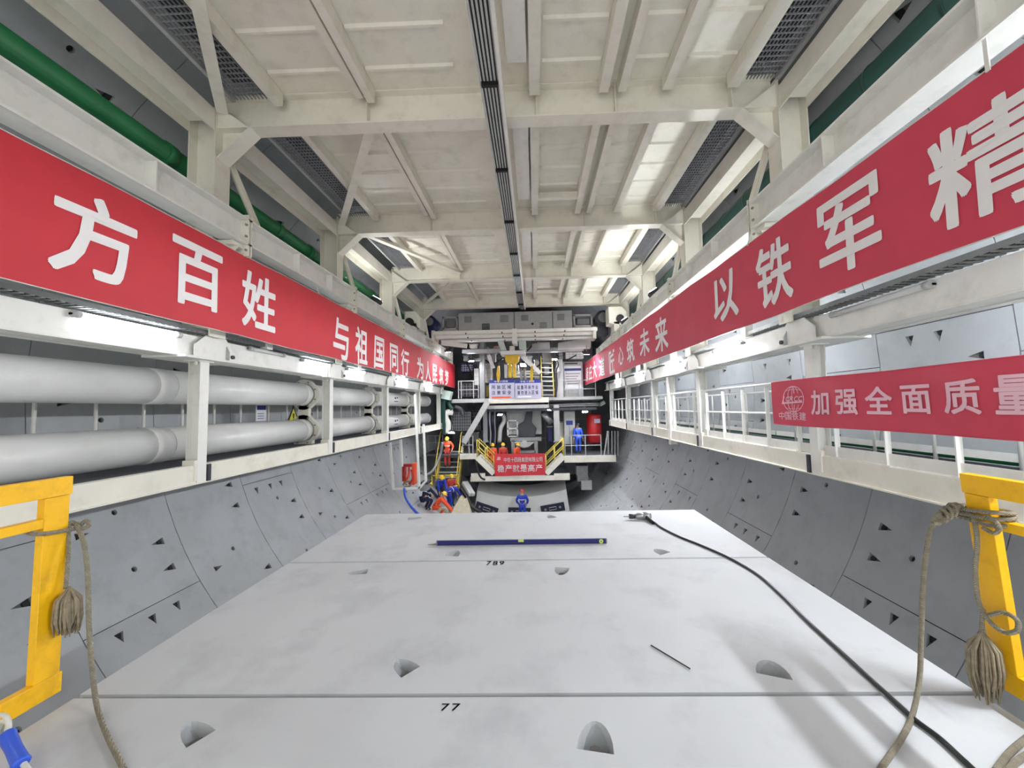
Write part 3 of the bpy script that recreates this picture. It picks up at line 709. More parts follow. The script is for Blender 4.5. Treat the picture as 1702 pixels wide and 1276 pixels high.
r, S = banner('slogan_banner', 'long red banner with white characters hung along the left side of the gantry', (-4.9, 1.2), (-4.9, 23.4), 4.44, 3.04, RED, LETTER,
       [('一', 2.5, 3.4, 3.3, 4.2), ('方', 3.70, 4.62, 3.27, 4.21), ('百', 5.0, 5.92, 3.3, 4.22), ('姓', 6.26, 7.2, 3.23, 4.22), ('与', 9.16, 10.06, 3.06, 4.1), ('祖', 10.34, 11.24, 3.06, 4.1),
        ('国', 11.6, 12.42, 3.06, 4.07), ('同', 12.85, 13.68, 3.08, 4.04), ('行', 13.98, 14.93, 3.05, 4.04), ('为', 15.85, 16.8, 3.06, 3.98), ('人', 17.1, 18.05, 3.07, 3.98),
        ('民', 18.3, 19.25, 3.06, 3.95), ('筑', 19.5, 20.55, 3.06, 3.93), ('梦', 20.8, 21.85, 3.07, 3.93)], (1, 0), back=False)
for y in (3.0, 6.3, 8.6, 10.2, 12.5, 14.2, 17, 18.1, 21):
    mb = MB(); mb.bar((-4.91, y, 4.42), (-4.97, y, 4.61), .03, .012, (1, 0, 0)); mb.build('tie_strap', WHITE, r)
r, S = banner('slogan_banner', 'long red banner with white characters hung along the right side of the gantry', (3.02, 23.6), (3.72, 1.2), 4.36, 3.03, REDF, LETTER,
       [('康', 22.9, 21.9, 3.2, 4.05), ('庄', 21.8, 20.8, 3.2, 4.05), ('大', 20.6, 19.4, 3.2, 4.08), ('道', 18.8, 17.5, 3.15, 4.04), ('匠', 16.7, 15.5, 3.1, 4.06), ('心', 15.05, 14.2, 3.3, 4.0), ('筑', 13.85, 12.75, 3.24, 4.06),
        ('未', 12.25, 11.2, 3.25, 4.09), ('来', 10.85, 9.8, 3.18, 4.11), ('以', 7.5, 6.55, 3.27, 4.15), ('铁', 6.12, 5.2, 3.2, 4.13), ('军', 4.8, 3.88, 3.23, 4.17), ('精', 3.5, 2.62, 3.22, 4.1)], (-1, 0), back=False)
for y in (3.0, 6.3, 8.6, 10.2, 12.5, 14.2, 17, 18.1, 21):
    x = 3.02 + (23.6 - y) / 22.4 * .7
    mb = MB(); mb.bar((x, y, 4.34), (GX(1, 4.38) - .12, y, 4.61), .03, .012, (1, 0, 0)); mb.build('tie_strap', WHITE, r)
# small banner on the right railing
r, S = banner('slogan_banner', 'short red banner with a globe logo and pink characters tied to the right railing', (4.10, 6.76), (4.13, 1.9), 2.09, 1.38, REDF, PINKL,
       [('中国铁建', 6.58, 5.94, 1.465, 1.59), ('加', 5.84, 5.45, 1.555, 1.905), ('强', 5.37, 4.98, 1.565, 1.90), ('全', 4.91, 4.52, 1.575, 1.915), ('面', 4.45, 4.08, 1.59, 1.905), ('质', 3.99, 3.62, 1.595, 1.93), ('量', 3.55, 3.2, 1.60, 1.94), ('安', 3.1, 2.75, 1.6, 1.95)], (-1, 0))
def onS(y, z, e=.01): return S((y - 6.76) / (1.9 - 6.76), (z - 1.38) / .71, e)
mb = MB(); cy, cz, R_ = 6.22, 1.79, .2
for k, (fx, fz) in enumerate(((1, 1), (.55, 1), (.12, 1))):
    mb.tube([onS(cy - R_ * fx * math.cos(a) * (1.15), cz + R_ * fz * math.sin(a)) for a in [i * math.tau / 28 for i in range(28)] if k == 0 or abs(math.sin(a)) > .42], .0045, 4, closed=(k == 0))
for dz in (-.13, .13): mb.tube([onS(cy - q * R_, cz + dz + .02 * (1 - q * q) * (1 if dz > 0 else -1)) for q in [-.85 + i * .17 for i in range(11)]], .0045, 4)
for i, ch in enumerate('CRCC'):
    _, vs, fs = bold_glyph(ch, .03); w = .085
    mb.add([onS(cy + .17 - i * .095 - (x + (y - .5) * .25) * w, cz - .035 + y * .08) for x, y in vs], fs)
mb.add([onS(cy + .27, cz - .075), onS(cy - .2, cz - .055), onS(cy - .2, cz - .035), onS(cy + .235, cz - .045)], [(0, 1, 2, 3)])
mb.add([onS(cy + .27, cz - .075), onS(cy + .235, cz - .045), onS(cy + .19, cz + .05), onS(cy + .215, cz + .05)], [(0, 1, 2, 3)])
mb.build('globe_logo', PINKL, r, recalc=False)
for y in (5.6, 3.4):
    mb = MB(); mb.tube([(4.12, y, 2.08), (4.2, y + .02, 2.1), (4.285, y, 2.09)], .008, 5); mb.build('tie_string', REFLEX, r)

# ================================================================ yellow gates
def gate(s, label, ptop, pbot, y1):
    """side railing frame in the plane from ptop to pbot (x at z), far post at y1, running to the camera's side"""
    (xt, zt), (xb, zb) = ptop, pbot
    r = thing('yellow_gate', label, 'gate', (xb, y1 - .7, zb))
    X = lambda z: xb + (xt - xb) * (z - zb) / (zt - zb)
    n = Vector((zt - zb, 0, -(xt - xb))).normalized() * .025
    def rect(y_a, y_b, z_a, z_b, nm, lip=True):
        mb = MB(); c = []
        for z in (z_a, z_b):
            for (y, sg) in ((y_a, -1), (y_a, 1), (y_b, 1), (y_b, -1)): c.append(Vector((X(z), y, z)) + n * sg)
        mb.hexa(c); mb.build(nm, YELLOW, r, .003)
    rect(y1 - .125, y1, zb, zt - .115, 'end_post'); rect(y1 - 1.5, y1 - 1.375, zb, zt - .115, 'end_post')
    rect(y1 - 1.5, y1 + .012, zt - .113, zt, 'top_rail')
    rect(y1 - 1.374, y1 - .126, zt - .29, zt - .235, 'mid_rail')
    rect(y1 - 1.374, y1 + .015, zb - .12, zb - .001, 'bottom_rail')
    return r, X
gl, XLg = gate(-1, 'bright yellow gate frame at the left edge of the view with a rope tied on', (-3.0, 1.37), (-3.012, .17), 2.42)
gr, XRg = gate(1, 'yellow gate frame at the right edge of the view, wound with ropes', (2.585, 1.295), (2.66, .20), 2.42)

# ================================================================ ropes
def rope(mb, pts, r=.013, n=10): mb.tube(catmull(pts, 8), r, n)
def loopround(x0, x1, y0, y1, z, k=0):
    return [(x0, y0, z), (x1, y0, z + .004), (x1, y1, z + .01), (x0, y1, z + .014)]
def tassel(c, L, w, seed, up=(0, 0, 1)):
    rnd = random.Random(seed); mb = MB()
    for i in range(110):
        a, q = rnd.uniform(0, 6.28), rnd.random() ** .5
        dx, dy = w * q * math.cos(a), w * q * math.sin(a); l = L * rnd.uniform(.75, 1.08)
        mb.tube([(c[0], c[1], c[2]), (c[0] + dx * .9, c[1] + dy * .9, c[2] - l * .3), (c[0] + dx * 1.05, c[1] + dy, c[2] - l * .7), (c[0] + dx * .8 + rnd.uniform(-.015, .015), c[1] + dy * .8, c[2] - l)], [.006, .008, .007, .003], 4)
    return mb
def PX(px, py, Y): return at(px, py, Y=Y)
r = thing('tied_rope', 'grey hemp rope knotted around the left yellow gate, hanging down to the deck', 'rope', (-2.9, 2.3, 0))
mb = MB(); xl = XLg(1.05)
rope(mb, [(xl + .04, 2.46, 1.03), (xl + .045, 2.27, 1.055), (xl - .045, 2.27, 1.075), (xl - .05, 2.46, 1.06), (xl + .05, 2.47, 1.045)], .012)
p1 = Vector((xl + .05, 2.46, 1.045))
rope(mb, [p1, p1 + V(.03, .01, .03), p1 + V(.06, 0, .0), p1 + V(.03, -.02, -.02)], .012)
rope(mb, [p1, PX(128, 872, 2.44), PX(140, 905, 2.43), PX(146, 960, 2.42), PX(148, 1040, 2.40), PX(153, 1110, 2.34), at(161, 1172, Z=.04), at(178, 1222, Z=.02), at(206, 1278, Z=.015)], .0125)
mb.build('rope_strand', ROPE, r)
e0 = PX(116, 870, 2.43); e1 = PX(109, 978, 2.40)
mb = MB(); rope(mb, [p1, e0, (e0 + e1) / 2 + V(.004, 0, 0), e1], .011); mb.build('rope_tail', ROPE, r)
mb = tassel((e1.x + .025, e1.y, e1.z + .01), .27, .062, 3); mb.build('frayed_end', FRAY, r)

r = thing('tied_rope', 'thick hemp rope wound around the right yellow gate, long strand hanging to the deck', 'rope', (2.6, 2.3, 0))
mb = MB(); z = 1.03; xr = XRg(z)
for k in range(3):
    zz = z + .022 * k; xx = XRg(zz)
    rope(mb, [(xx - .05, 2.47, zz), (xx - .048, 2.26, zz + .015 * k), (xx + .045, 2.25, zz + .03), (xx + .05, 2.46, zz + .02), (xx - .05, 2.475, zz + .005)], .012)
k0 = PX(1590, 842, 2.44); k1 = PX(1560, 862, 2.43)
for a in (-.014, .012): rope(mb, [(xr - .045, 2.45, z + .04 + a), k0 + V(0, a, .01), k1 + V(0, a, a), PX(1551, 868, 2.43)], .013)
for q in (.25, .5, .75):
    c = k1.lerp(k0, q); mb.tube([c + V(.004 * math.cos(a), .03 * math.cos(a), .034 * math.sin(a)) for a in [i * math.tau / 12 for i in range(12)]], .010, 6, closed=True)
rope(mb, [PX(1566, 858, 2.43), PX(1549, 876, 2.43), PX(1540, 915, 2.42), PX(1534, 980, 2.41), PX(1531, 1060, 2.40), PX(1528, 1130, 2.35), at(1516, 1190, Z=.02), at(1498, 1228, Z=.015), at(1462, 1280, Z=.015)], .0125)
mb.build('rope_strand', ROPE, r)
QX = lambda px, py, X=2.545: at(px, py, X=X)
mb = MB(); rope(mb, [PX(1600, 845, 2.44), QX(1618, 862), QX(1624, 900), QX(1621, 950), QX(1627, 1000, 2.56), QX(1643, 1030, 2.57), QX(1668, 1050, 2.58), QX(1690, 1048, 2.58), QX(1690, 1030, 2.585), QX(1668, 1018, 2.585), QX(1645, 1022, 2.575)], .012)
rope(mb, [QX(1641, 858, 2.52), QX(1654, 866, 2.52), QX(1661, 878, 2.53), QX(1652, 886, 2.53), QX(1634, 877, 2.53)], .011)
rope(mb, [QX(1634, 1012, 2.565), QX(1632, 1036, 2.565), QX(1631, 1058, 2.565)], .011); mb.build('rope_tail', ROPE, r)
c = QX(1633, 1050, 2.54)
tassel((c.x, c.y, c.z), .36, .075, 5).build('frayed_end', FRAY, r)
# blue clip on a pale rope, lower left; loose rope lower right
r = thing('rope_clamp', 'bright blue plastic rope sleeve lying at the lower left corner of the deck', 'rope clamp', (-2.75, 1.9, .02))
a, b = PX(12, 1222, 2.02), PX(35, 1268, 1.93)
mb = MB(); d = (b - a).normalized(); sd = d.cross(V(0, -1, .3)).normalized()
mb.tube([a - d * .01, a, a + d * .012, (a + b) / 2, b - d * .012, b, b + d * .01], [.026, .034, .031, .028, .031, .034, .026], 14); mb.build('sleeve', BLUE, r)
mb = MB(); rope(mb, [PX(-6, 1215, 2.05), PX(4, 1198, 2.05), PX(14, 1200, 2.05), PX(13, 1218, 2.03), (a + b) / 2, PX(44, 1276, 1.92), PX(58, 1296, 1.88)], .012)
rope(mb, [PX(-8, 1190, 2.06), PX(2, 1188, 2.06), PX(11, 1192, 2.05), PX(15, 1208, 2.04), PX(10, 1222, 2.03)], .011); mb.build('rope_strand', REFLEX, r)
mb = MB(); rope(mb, [at(1712, 1222, Z=.015), at(1690, 1240, Z=.015), at(1672, 1258, Z=.015), at(1655, 1282, Z=.015)], .014); rope(mb, [at(1714, 1250, Z=.015), at(1694, 1262, Z=.015), at(1672, 1282, Z=.015)], .013)
tag(mb.build('loose_rope', ROPE), 'end of pale twisted rope lying at the lower right corner of the deck', 'rope')

# ================================================================ tools on the deck
a, b = at(727, 905, Z=0), at(1009, 905, Z=0)
yv = (a.y + b.y) / 2
r = thing('spirit_level', 'long dark blue spirit level lying across the far deck slab', 'level', ((a.x + b.x) / 2, yv, .001))
mb = MB(); mb.box(a.x, b.x, yv, yv + .028, .001, .06); mb.build('level_beam', LEVELB, r, .003)
mb = MB(); mb.box(a.x, b.x, yv - .001, yv, .024, .030); mb.build('level_groove', NAVY, r)
for x in (a.x - .006, b.x - .006):
    mb = MB(); mb.box(x, x + .014, yv - .002, yv + .03, .001, .061); mb.build('end_cap', GREY, r)
q = at(866, 901, Z=.03); mb = MB(); mb.box(q.x - .035, q.x + .035, yv - .004, yv + .015, .035, .062); mb.build('centre_vial', LIME, r)
q = at(1000, 901, Z=.03)
mb = MB(); mb.cyl((q.x, yv - .004, .03), (q.x, yv + .02, .03), .027, n=16); mb.build('end_vial', LIME, r)
mb = MB(); mb.cyl((q.x, yv - .006, .03), (q.x, yv - .003, .03), .008, n=8); mb.build('vial_bubble', INK, r)
p, q = at(711, 905, Z=.01), at(726, 904, Z=.01); mb = MB(); mb.cyl(p, q, .003, .011, 8); tag(mb.build('marking_pin', GREY), 'thin grey pin lying at the left end of the blue level', 'pin')
p, q = at(1082, 1072, Z=.008), at(1147, 1111, Z=.008); mb = MB(); mb.cyl(p, q, .0045, n=6); tag(mb.build('thin_rod', BLACK), 'thin black rod lying on the middle deck slab right of centre', 'rod')
# power tool with cable
p = at(1046, 858, Z=.05); q = at(1088, 857, Z=.05); d = (q - p).normalized()
r = thing('power_tool', 'grey handheld power tool lying on the far deck slab at the end of the cable', 'power tool', (p.x, p.y, 0))
mb = MB(); mb.tube([p, p + d * .085], .036, 12); mb.build('socket', DARK, r)
mb = MB(); mb.tube([p - d * .09, p], [.006, .009], 8); mb.build('drive_bit', GREY, r)
mb = MB(); mb.tube([p + d * .085, p + d * .1, p + d * .13, p + d * .2, p + d * .22], [.025, .035, .05, .052, .045], 14); mb.build('gear_housing', CHROME, r)
mb = MB(); mb.tube([p + d * .21, p + d * .22, p + d * .31, p + d * .33], [.05, .06, .06, .045], 14); mb.build('motor_housing', CHROME, r)
h0 = p + d * .24; h1 = at(1086, 869, Z=.02)
mb = MB(); mb.tube([h0, (h0 + h1) / 2, h1], [.028, .026, .024], 10); mb.build('handle', BLACK, r)
pts = [(1088, 868), (1100, 877), (1130, 892), (1165, 906), (1212, 927), (1260, 955), (1300, 990), (1340, 1030), (1400, 1085), (1440, 1122), (1476, 1155), (1520, 1195), (1560, 1225), (1596, 1258), (1630, 1290), (1680, 1340)]
mb = MB(); mb.tube(catmull([at(x, y, Z=.014) for x, y in pts], 6), .013, 10); tag(mb.build('tool_cable', CABLE), 'thick black cable running from the power tool across the deck slabs', 'cable')
# ================================================================ the machine at the end of the bay
def R4(a, b, c, d, Y):
    p, q = at(a, (b + d) / 2, Y=Y), at(c, (b + d) / 2, Y=Y); m_ = (a + c) / 2
    return p.x, q.x, at(m_, d, Y=Y).z, at(m_, b, Y=Y).z
def pbox(mb, a, b, c, d, Y, dep, mi=0):
    x0, x1, z0, z1 = R4(a, b, c, d, Y); mb.box(x0, x1, Y, Y + dep, z0, z1, mi); return x0, x1, z0, z1
def part(nm, a, b, c, d, Y, dep, mt, r, bev=0):
    mb = MB(); pbox(mb, a, b, c, d, Y, dep); return mb.build(nm, mt, r, bev)
def th(nm, label, cat, a, b, c, d, Y, dep=.5, group=None):
    x0, x1, z0, z1 = R4(a, b, c, d, Y); return thing(nm, label, cat, ((x0 + x1) / 2, Y + dep / 2, z0), group)
def pbar(nm, label, cat, p, q, Y, w, mt, d=None, group=None, Y2=None):
    a, b = at(*p, Y=Y), at(*q, Y=Y2 or Y); mb = MB(); mb.bar(a, b, w, d or w, (0, 1, 0)); return tag(mb.build(nm, mt), label, cat, group)
def hose(nm, label, cat, pts, r, mt, group=None, n=8):
    mb = MB(); mb.tube(catmull([at(x, y, Y=Y) for x, y, Y in pts], 6), r, n); return tag(mb.build(nm, mt), label, cat, group)

# --- overhead: equipment cabinet, frames, motors, drive housings, crane bridge
r = th('equipment_cabinet', 'long grey machine cabinet with square vents hanging under the far end of the roof', 'cabinet', 762, 518, 951, 549, 19.2, .9)
part('cabinet_body', 762, 518, 951, 549, 19.2, .9, LGREY, r, .01)
for a, b, c, d, nm, mt in ((772, 525, 784, 536, 'vent', GREY), (831, 523, 845, 535, 'vent', GREY), (866, 523, 878, 533, 'vent', GREY), (897, 535, 909, 545, 'vent', GREY), (926, 521, 938, 532, 'vent', GREY), (801, 537, 814, 548, 'fan_grille', DARK)):
    mb = MB(); x0, x1, z0, z1 = R4(a, b, c, d, 19.19)
    for i in range(6): mb.box(x0, x1, 19.17, 19.2, z0 + (z1 - z0) * i / 6, z0 + (z1 - z0) * (i + .6) / 6)
    mb.build(nm, mt, r)
for x in (854, 918): part('panel_seam', x, 518, x + 1.2, 549, 19.19, .012, DARK, r)
mb = MB(); c = at(885, 538, Y=19.19); mb.cyl((c.x, 19.18, c.z), (c.x, 19.2, c.z), .06, n=12); mb.build('port', BLACK, r)
for a, b, c, d, lab in ((735, 526, 761, 548, 'left'), (953, 522, 985, 543, 'right')):
    r = th('open_frame', f'small open white frame beside the {lab} end of the grey machine cabinet', 'frame', a, b, c, d, 19.4, .5)
    part('frame_top', a, b, c, b + 3, 19.4, .5, LGREY, r); part('frame_foot', a, d - 3, c, d, 19.4, .5, LGREY, r)
    part('frame_side', a, b, a + 3, d, 19.4, .5, LGREY, r); part('frame_side', c - 3, b, c, d, 19.4, .5, LGREY, r)
    part('gear_unit', a + 6, b + 7, c - 5, d - 4, 19.6, .3, GREY, r, .03)
for a, b, c, d, lab, mt in ((703, 520, 726, 562, 'left', NAVY), (988, 513, 1016, 556, 'right', DARK)):
    r = th('hoist_motor', f'dark hoist motor hanging at the {lab} end of the machine cabinet', 'motor', a, b, c, d, 19.0, .8)
    x0, x1, z0, z1 = R4(a, b, c, d, 19.0); xm, zm = (x0 + x1) / 2, z0 + (z1 - z0) * .64
    mb = MB(); mb.cyl((xm, 18.9, zm), (xm, 19.9, zm), (x1 - x0) * .46, n=18); mb.build('drum', mt, r)
    mb = MB(); mb.cyl((xm, 18.82, zm), (xm, 18.9, zm), (x1 - x0) * .3, n=14); mb.build('fan_cowl', GREY, r)
    mb = MB(); mb.box(x0 + .1, x1 - .15, 19.0, 19.6, z0, z0 + (z1 - z0) * .42); mb.build('gearbox', NAVY if lab == 'left' else DARK, r, .03)
for a, b, c, d, lab, Y in ((672, 517, 698, 553, 'left', 15.7), (1012, 509, 1042, 549, 'right', 17.4)):
    sg = -1 if lab == 'left' else 1
    r = th('crane_carriage', f'cream end carriage of the crane standing on the {lab} crane rail', 'crane carriage', a, b, c, d, Y, .8)
    x0, x1, z0, z1 = R4(a, b, c, d, Y); xc = GX(sg, 4.38)
    mb = MB(); mb.prism([(x0, z0 + .35), (x1, z0 + .2), (x1, z1 - .25), (x1 - .2, z1), (x0, z1)], 'y', Y, Y + .8); mb.build('housing', CREAM, r, .02)
    mb = MB(); mb.cyl((xc - .1, Y + .2, 5.26), (xc + .1, Y + .2, 5.26), .14, n=16); mb.build('wheel', DARK, r)
    mb = MB(); xm = (x0 + x1) / 2 + sg * .08; mb.cyl((xm, Y - .15, (z0 + z1) / 2 - .02), (xm, Y, (z0 + z1) / 2 - .02), .17, n=14); mb.build('motor_cap', BLACK, r)
    mb = MB(); mb.box(*sorted((xc - .12, xc + .12)), Y, Y + .8, 5.12, z0 + .4); mb.build('foot', CREAM, r)
r = th('crane_bridge', 'white crane bridge of three stacked girders spanning below the grey cabinet', 'crane', 719, 547, 993, 568, 17.4, .9)
for (xa, xb, ya, yb, dy) in ((719, 993, 551.5, 5.5, 0), (724, 990, 558.5, 5, .25), (733, 985, 565, 3.6, .5)):
    Y = 17.4 + dy; p, q = at(xa, ya + .8, Y=Y), at(xb, ya - 5 + .8, Y=Y); z = (p.z + q.z) / 2; h = yb / 640 * Y
    mb = MB(); mb.box(p.x, q.x, Y, Y + .3, z - h / 2, z + h / 2); mb.build('girder', WHITE, r, .01)
    for fx in (.2, .42, .62, .8):
        mb = MB(); xx = p.x + (q.x - p.x) * fx; mb.box(xx, xx + .05, Y - .02, Y, z - h * .7, z - h * .2); mb.build('bolt', DARK, r)
part('joint_plate', 851, 546, 859, 570, 17.38, .9, WHITE, r)
part('end_plate', 717, 549, 722, 566, 17.5, .8, CREAM, r); part('end_plate', 986, 543, 991, 562, 17.5, .8, CREAM, r)
mb = MB(); a, b = at(734, 570, Y=17.8), at(776, 575, Y=17.8); mb.bar(a, b, .12, .2); tag(mb.build('strip_lamp', WHITE), 'flat white strip lamp housing hanging below the left half of the crane bridge', 'lamp')
# grab hanging from the bridge
r = th('segment_grab', 'yellow segment grab hanging in the middle below the crane bridge', 'grab', 832, 566, 873, 630, 17.9, .8)
x0, x1, z0, z1 = R4(832, 583, 873, 589, 17.9); mb = MB(); mb.box(x0, x1, 17.8, 18.7, z0, z1); mb.build('head_plate', SIGNW, r, .01)
part('lifting_neck', 847, 575, 855, 583, 18.1, .3, CREAM, r)
for a in ([(826, 565), (836, 565), (842, 582), (832, 582)], [(862, 566), (874, 565), (875, 583), (863, 580)]):
    pts = [at(*p, Y=17.95) for p in a]; mb = MB(); mb.prism([(p.x, p.z) for p in pts], 'y', 17.95, 18.15); mb.build('hanger_arm', PALEG, r)
pts = [at(*p, Y=18.0) for p in ((839, 590), (863, 589), (862, 599), (857, 604), (845, 604), (840, 600))]; mb = MB(); mb.prism([(p.x, p.z) for p in pts], 'y', 18.0, 18.5); mb.build('grab_head', YEL3, r, .015)
for a, b in ((845, 850), (852.5, 857.5)): part('grab_leg', a, 603, b, 627, 18.05, .3, YEL3, r)
for y in (609, 616): part('leg_tie', 846, y, 856, y + 2, 18.0, .1, YEL3, r)
for x, t in ((828, 'left'), (883.5, 'right')):
    pts = [at(*p, Y=18.4) for p in ((x - 1, 608), (x + 2, 608), (x + 3, 622), (x + 1.5, 634), (x - 1.5, 634), (x - 3, 622))]; mb = MB(); mb.prism([(p.x, p.z) for p in pts], 'y', 18.4, 18.55)
    tag(mb.build('grab_claw', YEL3), f'olive yellow claw hanging on the {t} of the segment grab', 'claw')
r = th('hydraulic_cylinder', 'bright steel double cylinder just right of the yellow grab', 'cylinder', 863, 611, 875, 630, 18.6)
for x in (866, 872):
    a, b = at(x - 1, 612, Y=18.6), at(x + 1, 631, Y=18.6); mb = MB(); mb.cyl(a, b, .07, n=12); mb.build('barrel', CHROME, r)
pbar('manipulator_boom', 'thick white arm sloping down to the right of the yellow grab', 'arm', (868, 592), (898, 620), 21.5, .22, WHITE)
pbar('manipulator_boom', 'pale arm sloping down on the left of the yellow grab', 'arm', (812, 590), (820, 612), 21.5, .2, LGREY)
r = th('hoist_gearmotor', 'grey horizontal gearmotor below the right half of the crane bridge', 'motor', 886, 567, 914, 580, 18.2)
x0, x1, z0, z1 = R4(886, 567, 914, 580, 18.2); zm = (z0 + z1) / 2
mb = MB(); mb.cyl((x0 + .2, 18.4, zm), (x1, 18.4, zm), (z1 - z0) * .46, n=16); mb.build('motor_body', LGREY, r); mb = MB(); mb.box(x0 - .05, x0 + .2, 18.2, 18.6, z0 + .05, z1 - .1); mb.build('gear_case', GREY, r)
for a, b, c, d, Y, lab in ((768, 580, 830, 586, 20.5, 'grey girder on the left below the crane bridge'), (872, 577, 970, 584, 20.5, 'grey girder on the right below the crane bridge'), (776, 596, 800, 600, 22.5, 'short dark girder left of the tall grey column')):
    mb = MB(); pbox(mb, a, b, c, d, Y, .4); tag(mb.build('machine_girder', GREY), lab, 'girder')
x0, x1, z0, z1 = R4(928, 566, 982, 578, 19.5)
mb = MB(); mb.prism([(x0, z1 - .1), (x1, z1 + .15), (x1, z0), (x0, z0)], 'y', 19.5, 20.0); tag(mb.build('tapered_girder', LGREY), 'tapered pale girder under the right end of the crane bridge', 'girder')

# --- machine front: columns, platforms, back structure
YF = 22.6
for a, b, c, d, lab in ((797, 566, 805, 668, 'tall grey steel column left of the blue-topped signs'), (925, 597, 936, 662, 'pale steel column between the yellow ladder and the poster cabinet'), (803, 680, 809, 735, 'grey steel column below the left end of the sign deck'),
                        (921, 672, 930, 735, 'white steel column right of the big hopper')):
    r = th('machine_column', lab, 'column', a, b, c, d, YF, .35, 'columns of the machine front')
    x0, x1, z0, z1 = R4(a, b, c, d, YF); mb = MB(); mb.ibeam(((x0 + x1) / 2, YF + .2, z0), ((x0 + x1) / 2, YF + .2, z1), (0, 1, 0), .35, x1 - x0, .03, .03); mb.build('column_shaft', LGREY if a > 900 else GREY, r)
    mb = MB(); mb.box(x0 - .06, x1 + .06, YF, YF + .4, z0, z0 + .06); mb.build('base_plate', GREY, r)
r = th('upper_platform', 'cream edged upper platform of the machine below the blue-topped signs', 'platform', 752, 662, 994, 676, 22.4, 3)
x0, x1, z0, z1 = R4(812, 661, 905, 668, 22.4); zT = z1
mb = MB(); mb.box(at(812, 665, Y=22.4).x, at(912, 665, Y=22.4).x, 22.4, 22.55, zT - .3, zT); mb.build('edge_beam', CREAM, r)
mb = MB(); mb.box(at(750, 665, Y=22.6).x, at(1000, 665, Y=22.6).x, 22.6, 26, zT - .12, zT); mb.build('deck_plate', FLOORG, r)
mb = MB(); mb.box(at(750, 665, Y=22.5).x, at(812, 665, Y=22.5).x, 22.55, 22.65, zT - .22, zT); mb.build('edge_beam', LGREY, r)
mb = MB(); mb.box(at(912, 665, Y=22.5).x, at(1002, 665, Y=22.5).x, 22.55, 22.65, zT - .18, zT); mb.build('edge_beam', LGREY, r)
mb = MB(); mb.box(at(805, 672, Y=22.45).x, at(912, 672, Y=22.45).x, 22.45, 22.8, zT - .62, zT - .42); mb.build('lower_beam', LGREY, r)
mb = MB(); mb.box(at(812, 676, Y=22.45).x, at(992, 676, Y=22.45).x, 22.6, 23.0, zT - .78, zT - .64); mb.build('pipe_rack', DARK, r)
def prail(name, label, xs, ytop, ybot, Y, mt, mids=1, wd=.045):
    r = th(name, label, 'railing', xs[0], ytop, xs[-1], ybot, Y, .05)
    x0, x1, z0, z1 = R4(xs[0], ytop, xs[-1], ybot, Y)
    for px in xs:
        mb = MB(); x = at(px, (ytop + ybot) / 2, Y=Y).x; mb.box(x - wd / 2, x + wd / 2, Y, Y + wd, z0, z1); mb.build('rail_post', mt, r)
    for k in range(mids + 1):
        mb = MB(); z = z1 - (z1 - z0) * k / (mids + 1); mb.box(x0 - wd / 2, x1 + wd / 2, Y + .001, Y + wd - .001, z - wd / 2, z + wd / 2); mb.build('handrail' if k == 0 else 'mid_rail', mt, r)
    return r
prail('platform_railing', 'white railing on the upper platform left of the tall grey column', (762, 766.5, 787, 795), 633, 662, 22.62, LGREY)
prail('platform_railing', 'thin white railing on the upper platform in front of the poster cabinet', (902, 924, 942, 963, 990), 632, 661, 22.62, LGREY, 1, .05)
# signs
def sign(lab, a, b, c, d, rows, Y, red):
    r = th('hoisting_sign', lab, 'sign', a, b, c, d, Y, .04, 'blue-topped safety signs')
    x0, x1, z0, z1 = R4(a, b, c, d, Y); h = z1 - z0
    mb = MB(); mb.box(x0, x1, Y, Y + .03, z0, z1); mb.build('board', SIGNG, r)
    mb = MB(); mb.box(x0, x1, Y - .012, Y, z1 - h * .17, z1); mb.build('header', SIGNB, r)
    mb = MB(); put_text(mb, '中铁十四局', V(x0 + .3, Y - .016, z1 - h * .14), V((x1 - x0) * .55, 0, 0), V(0, 0, h * .1), .2, 0); mb.build('header_lettering', SIGNW, r, recalc=False)
    mb = MB()
    for i, t in enumerate(rows): put_text(mb, t, V(x0 + .1, Y - .004, z0 + h * (.5 - .29 * i)), V(x1 - x0 - .25, 0, 0), V(0, 0, h * .21), .3, .012)
    mb.build('lettering', INK, r, recalc=False)
    mb = MB()
    if red: mb.box(x0 + (x1 - x0) * .1, x0 + (x1 - x0) * .85, Y - .01, Y, z0 + .02, z0 + h * .1)
    else: mb.box(x0 + (x1 - x0) * .1, x0 + (x1 - x0) * .62, Y - .01, Y, z0 + .06, z0 + h * .13)
    mb.build('stripe', ORANGE if red else SIGNW, r)
sign('left blue-topped safety sign with large black characters on the upper platform', 813, 631, 855, 662, ('吊装区域', '注意安全'), 22.3, True)
sign('right blue-topped safety sign with smaller black characters on the upper platform', 856, 631, 899.5, 662, ('起重吊装作业', '请勿进入区域'), 22.3, False)
# yellow ladder
r = th('yellow_ladder', 'steep ladder with bright yellow stringers and grey treads right of the signs', 'ladder', 898, 592, 922, 660, 22.55, .4)
for p, q in (((899, 592), (901, 660)), ((917, 594), (921, 660))):
    mb = MB(); mb.bar(at(*p, Y=22.75), at(*q, Y=22.55), .06, .12, (0, 1, 0)); mb.build('stringer', YEL2, r)
for i in range(9):
    t = (i + .5) / 9; a, b = at(899.5 + t * 1.5, 592 + 68 * t, Y=22.72 - .18 * t), at(917.5 + 3 * t, 593 + 67 * t, Y=22.72 - .18 * t)
    mb = MB(); mb.bar(a, b, .25, .05); mb.build('tread', LGREY, r)
hose('chain_hoist_hose', 'black hanging hose right of the yellow ladder', 'hose', [(924, 598, 22.3), (927, 606, 22.3), (924, 616, 22.3), (925, 640, 22.3), (923, 660, 22.3)], .07, BLACK)
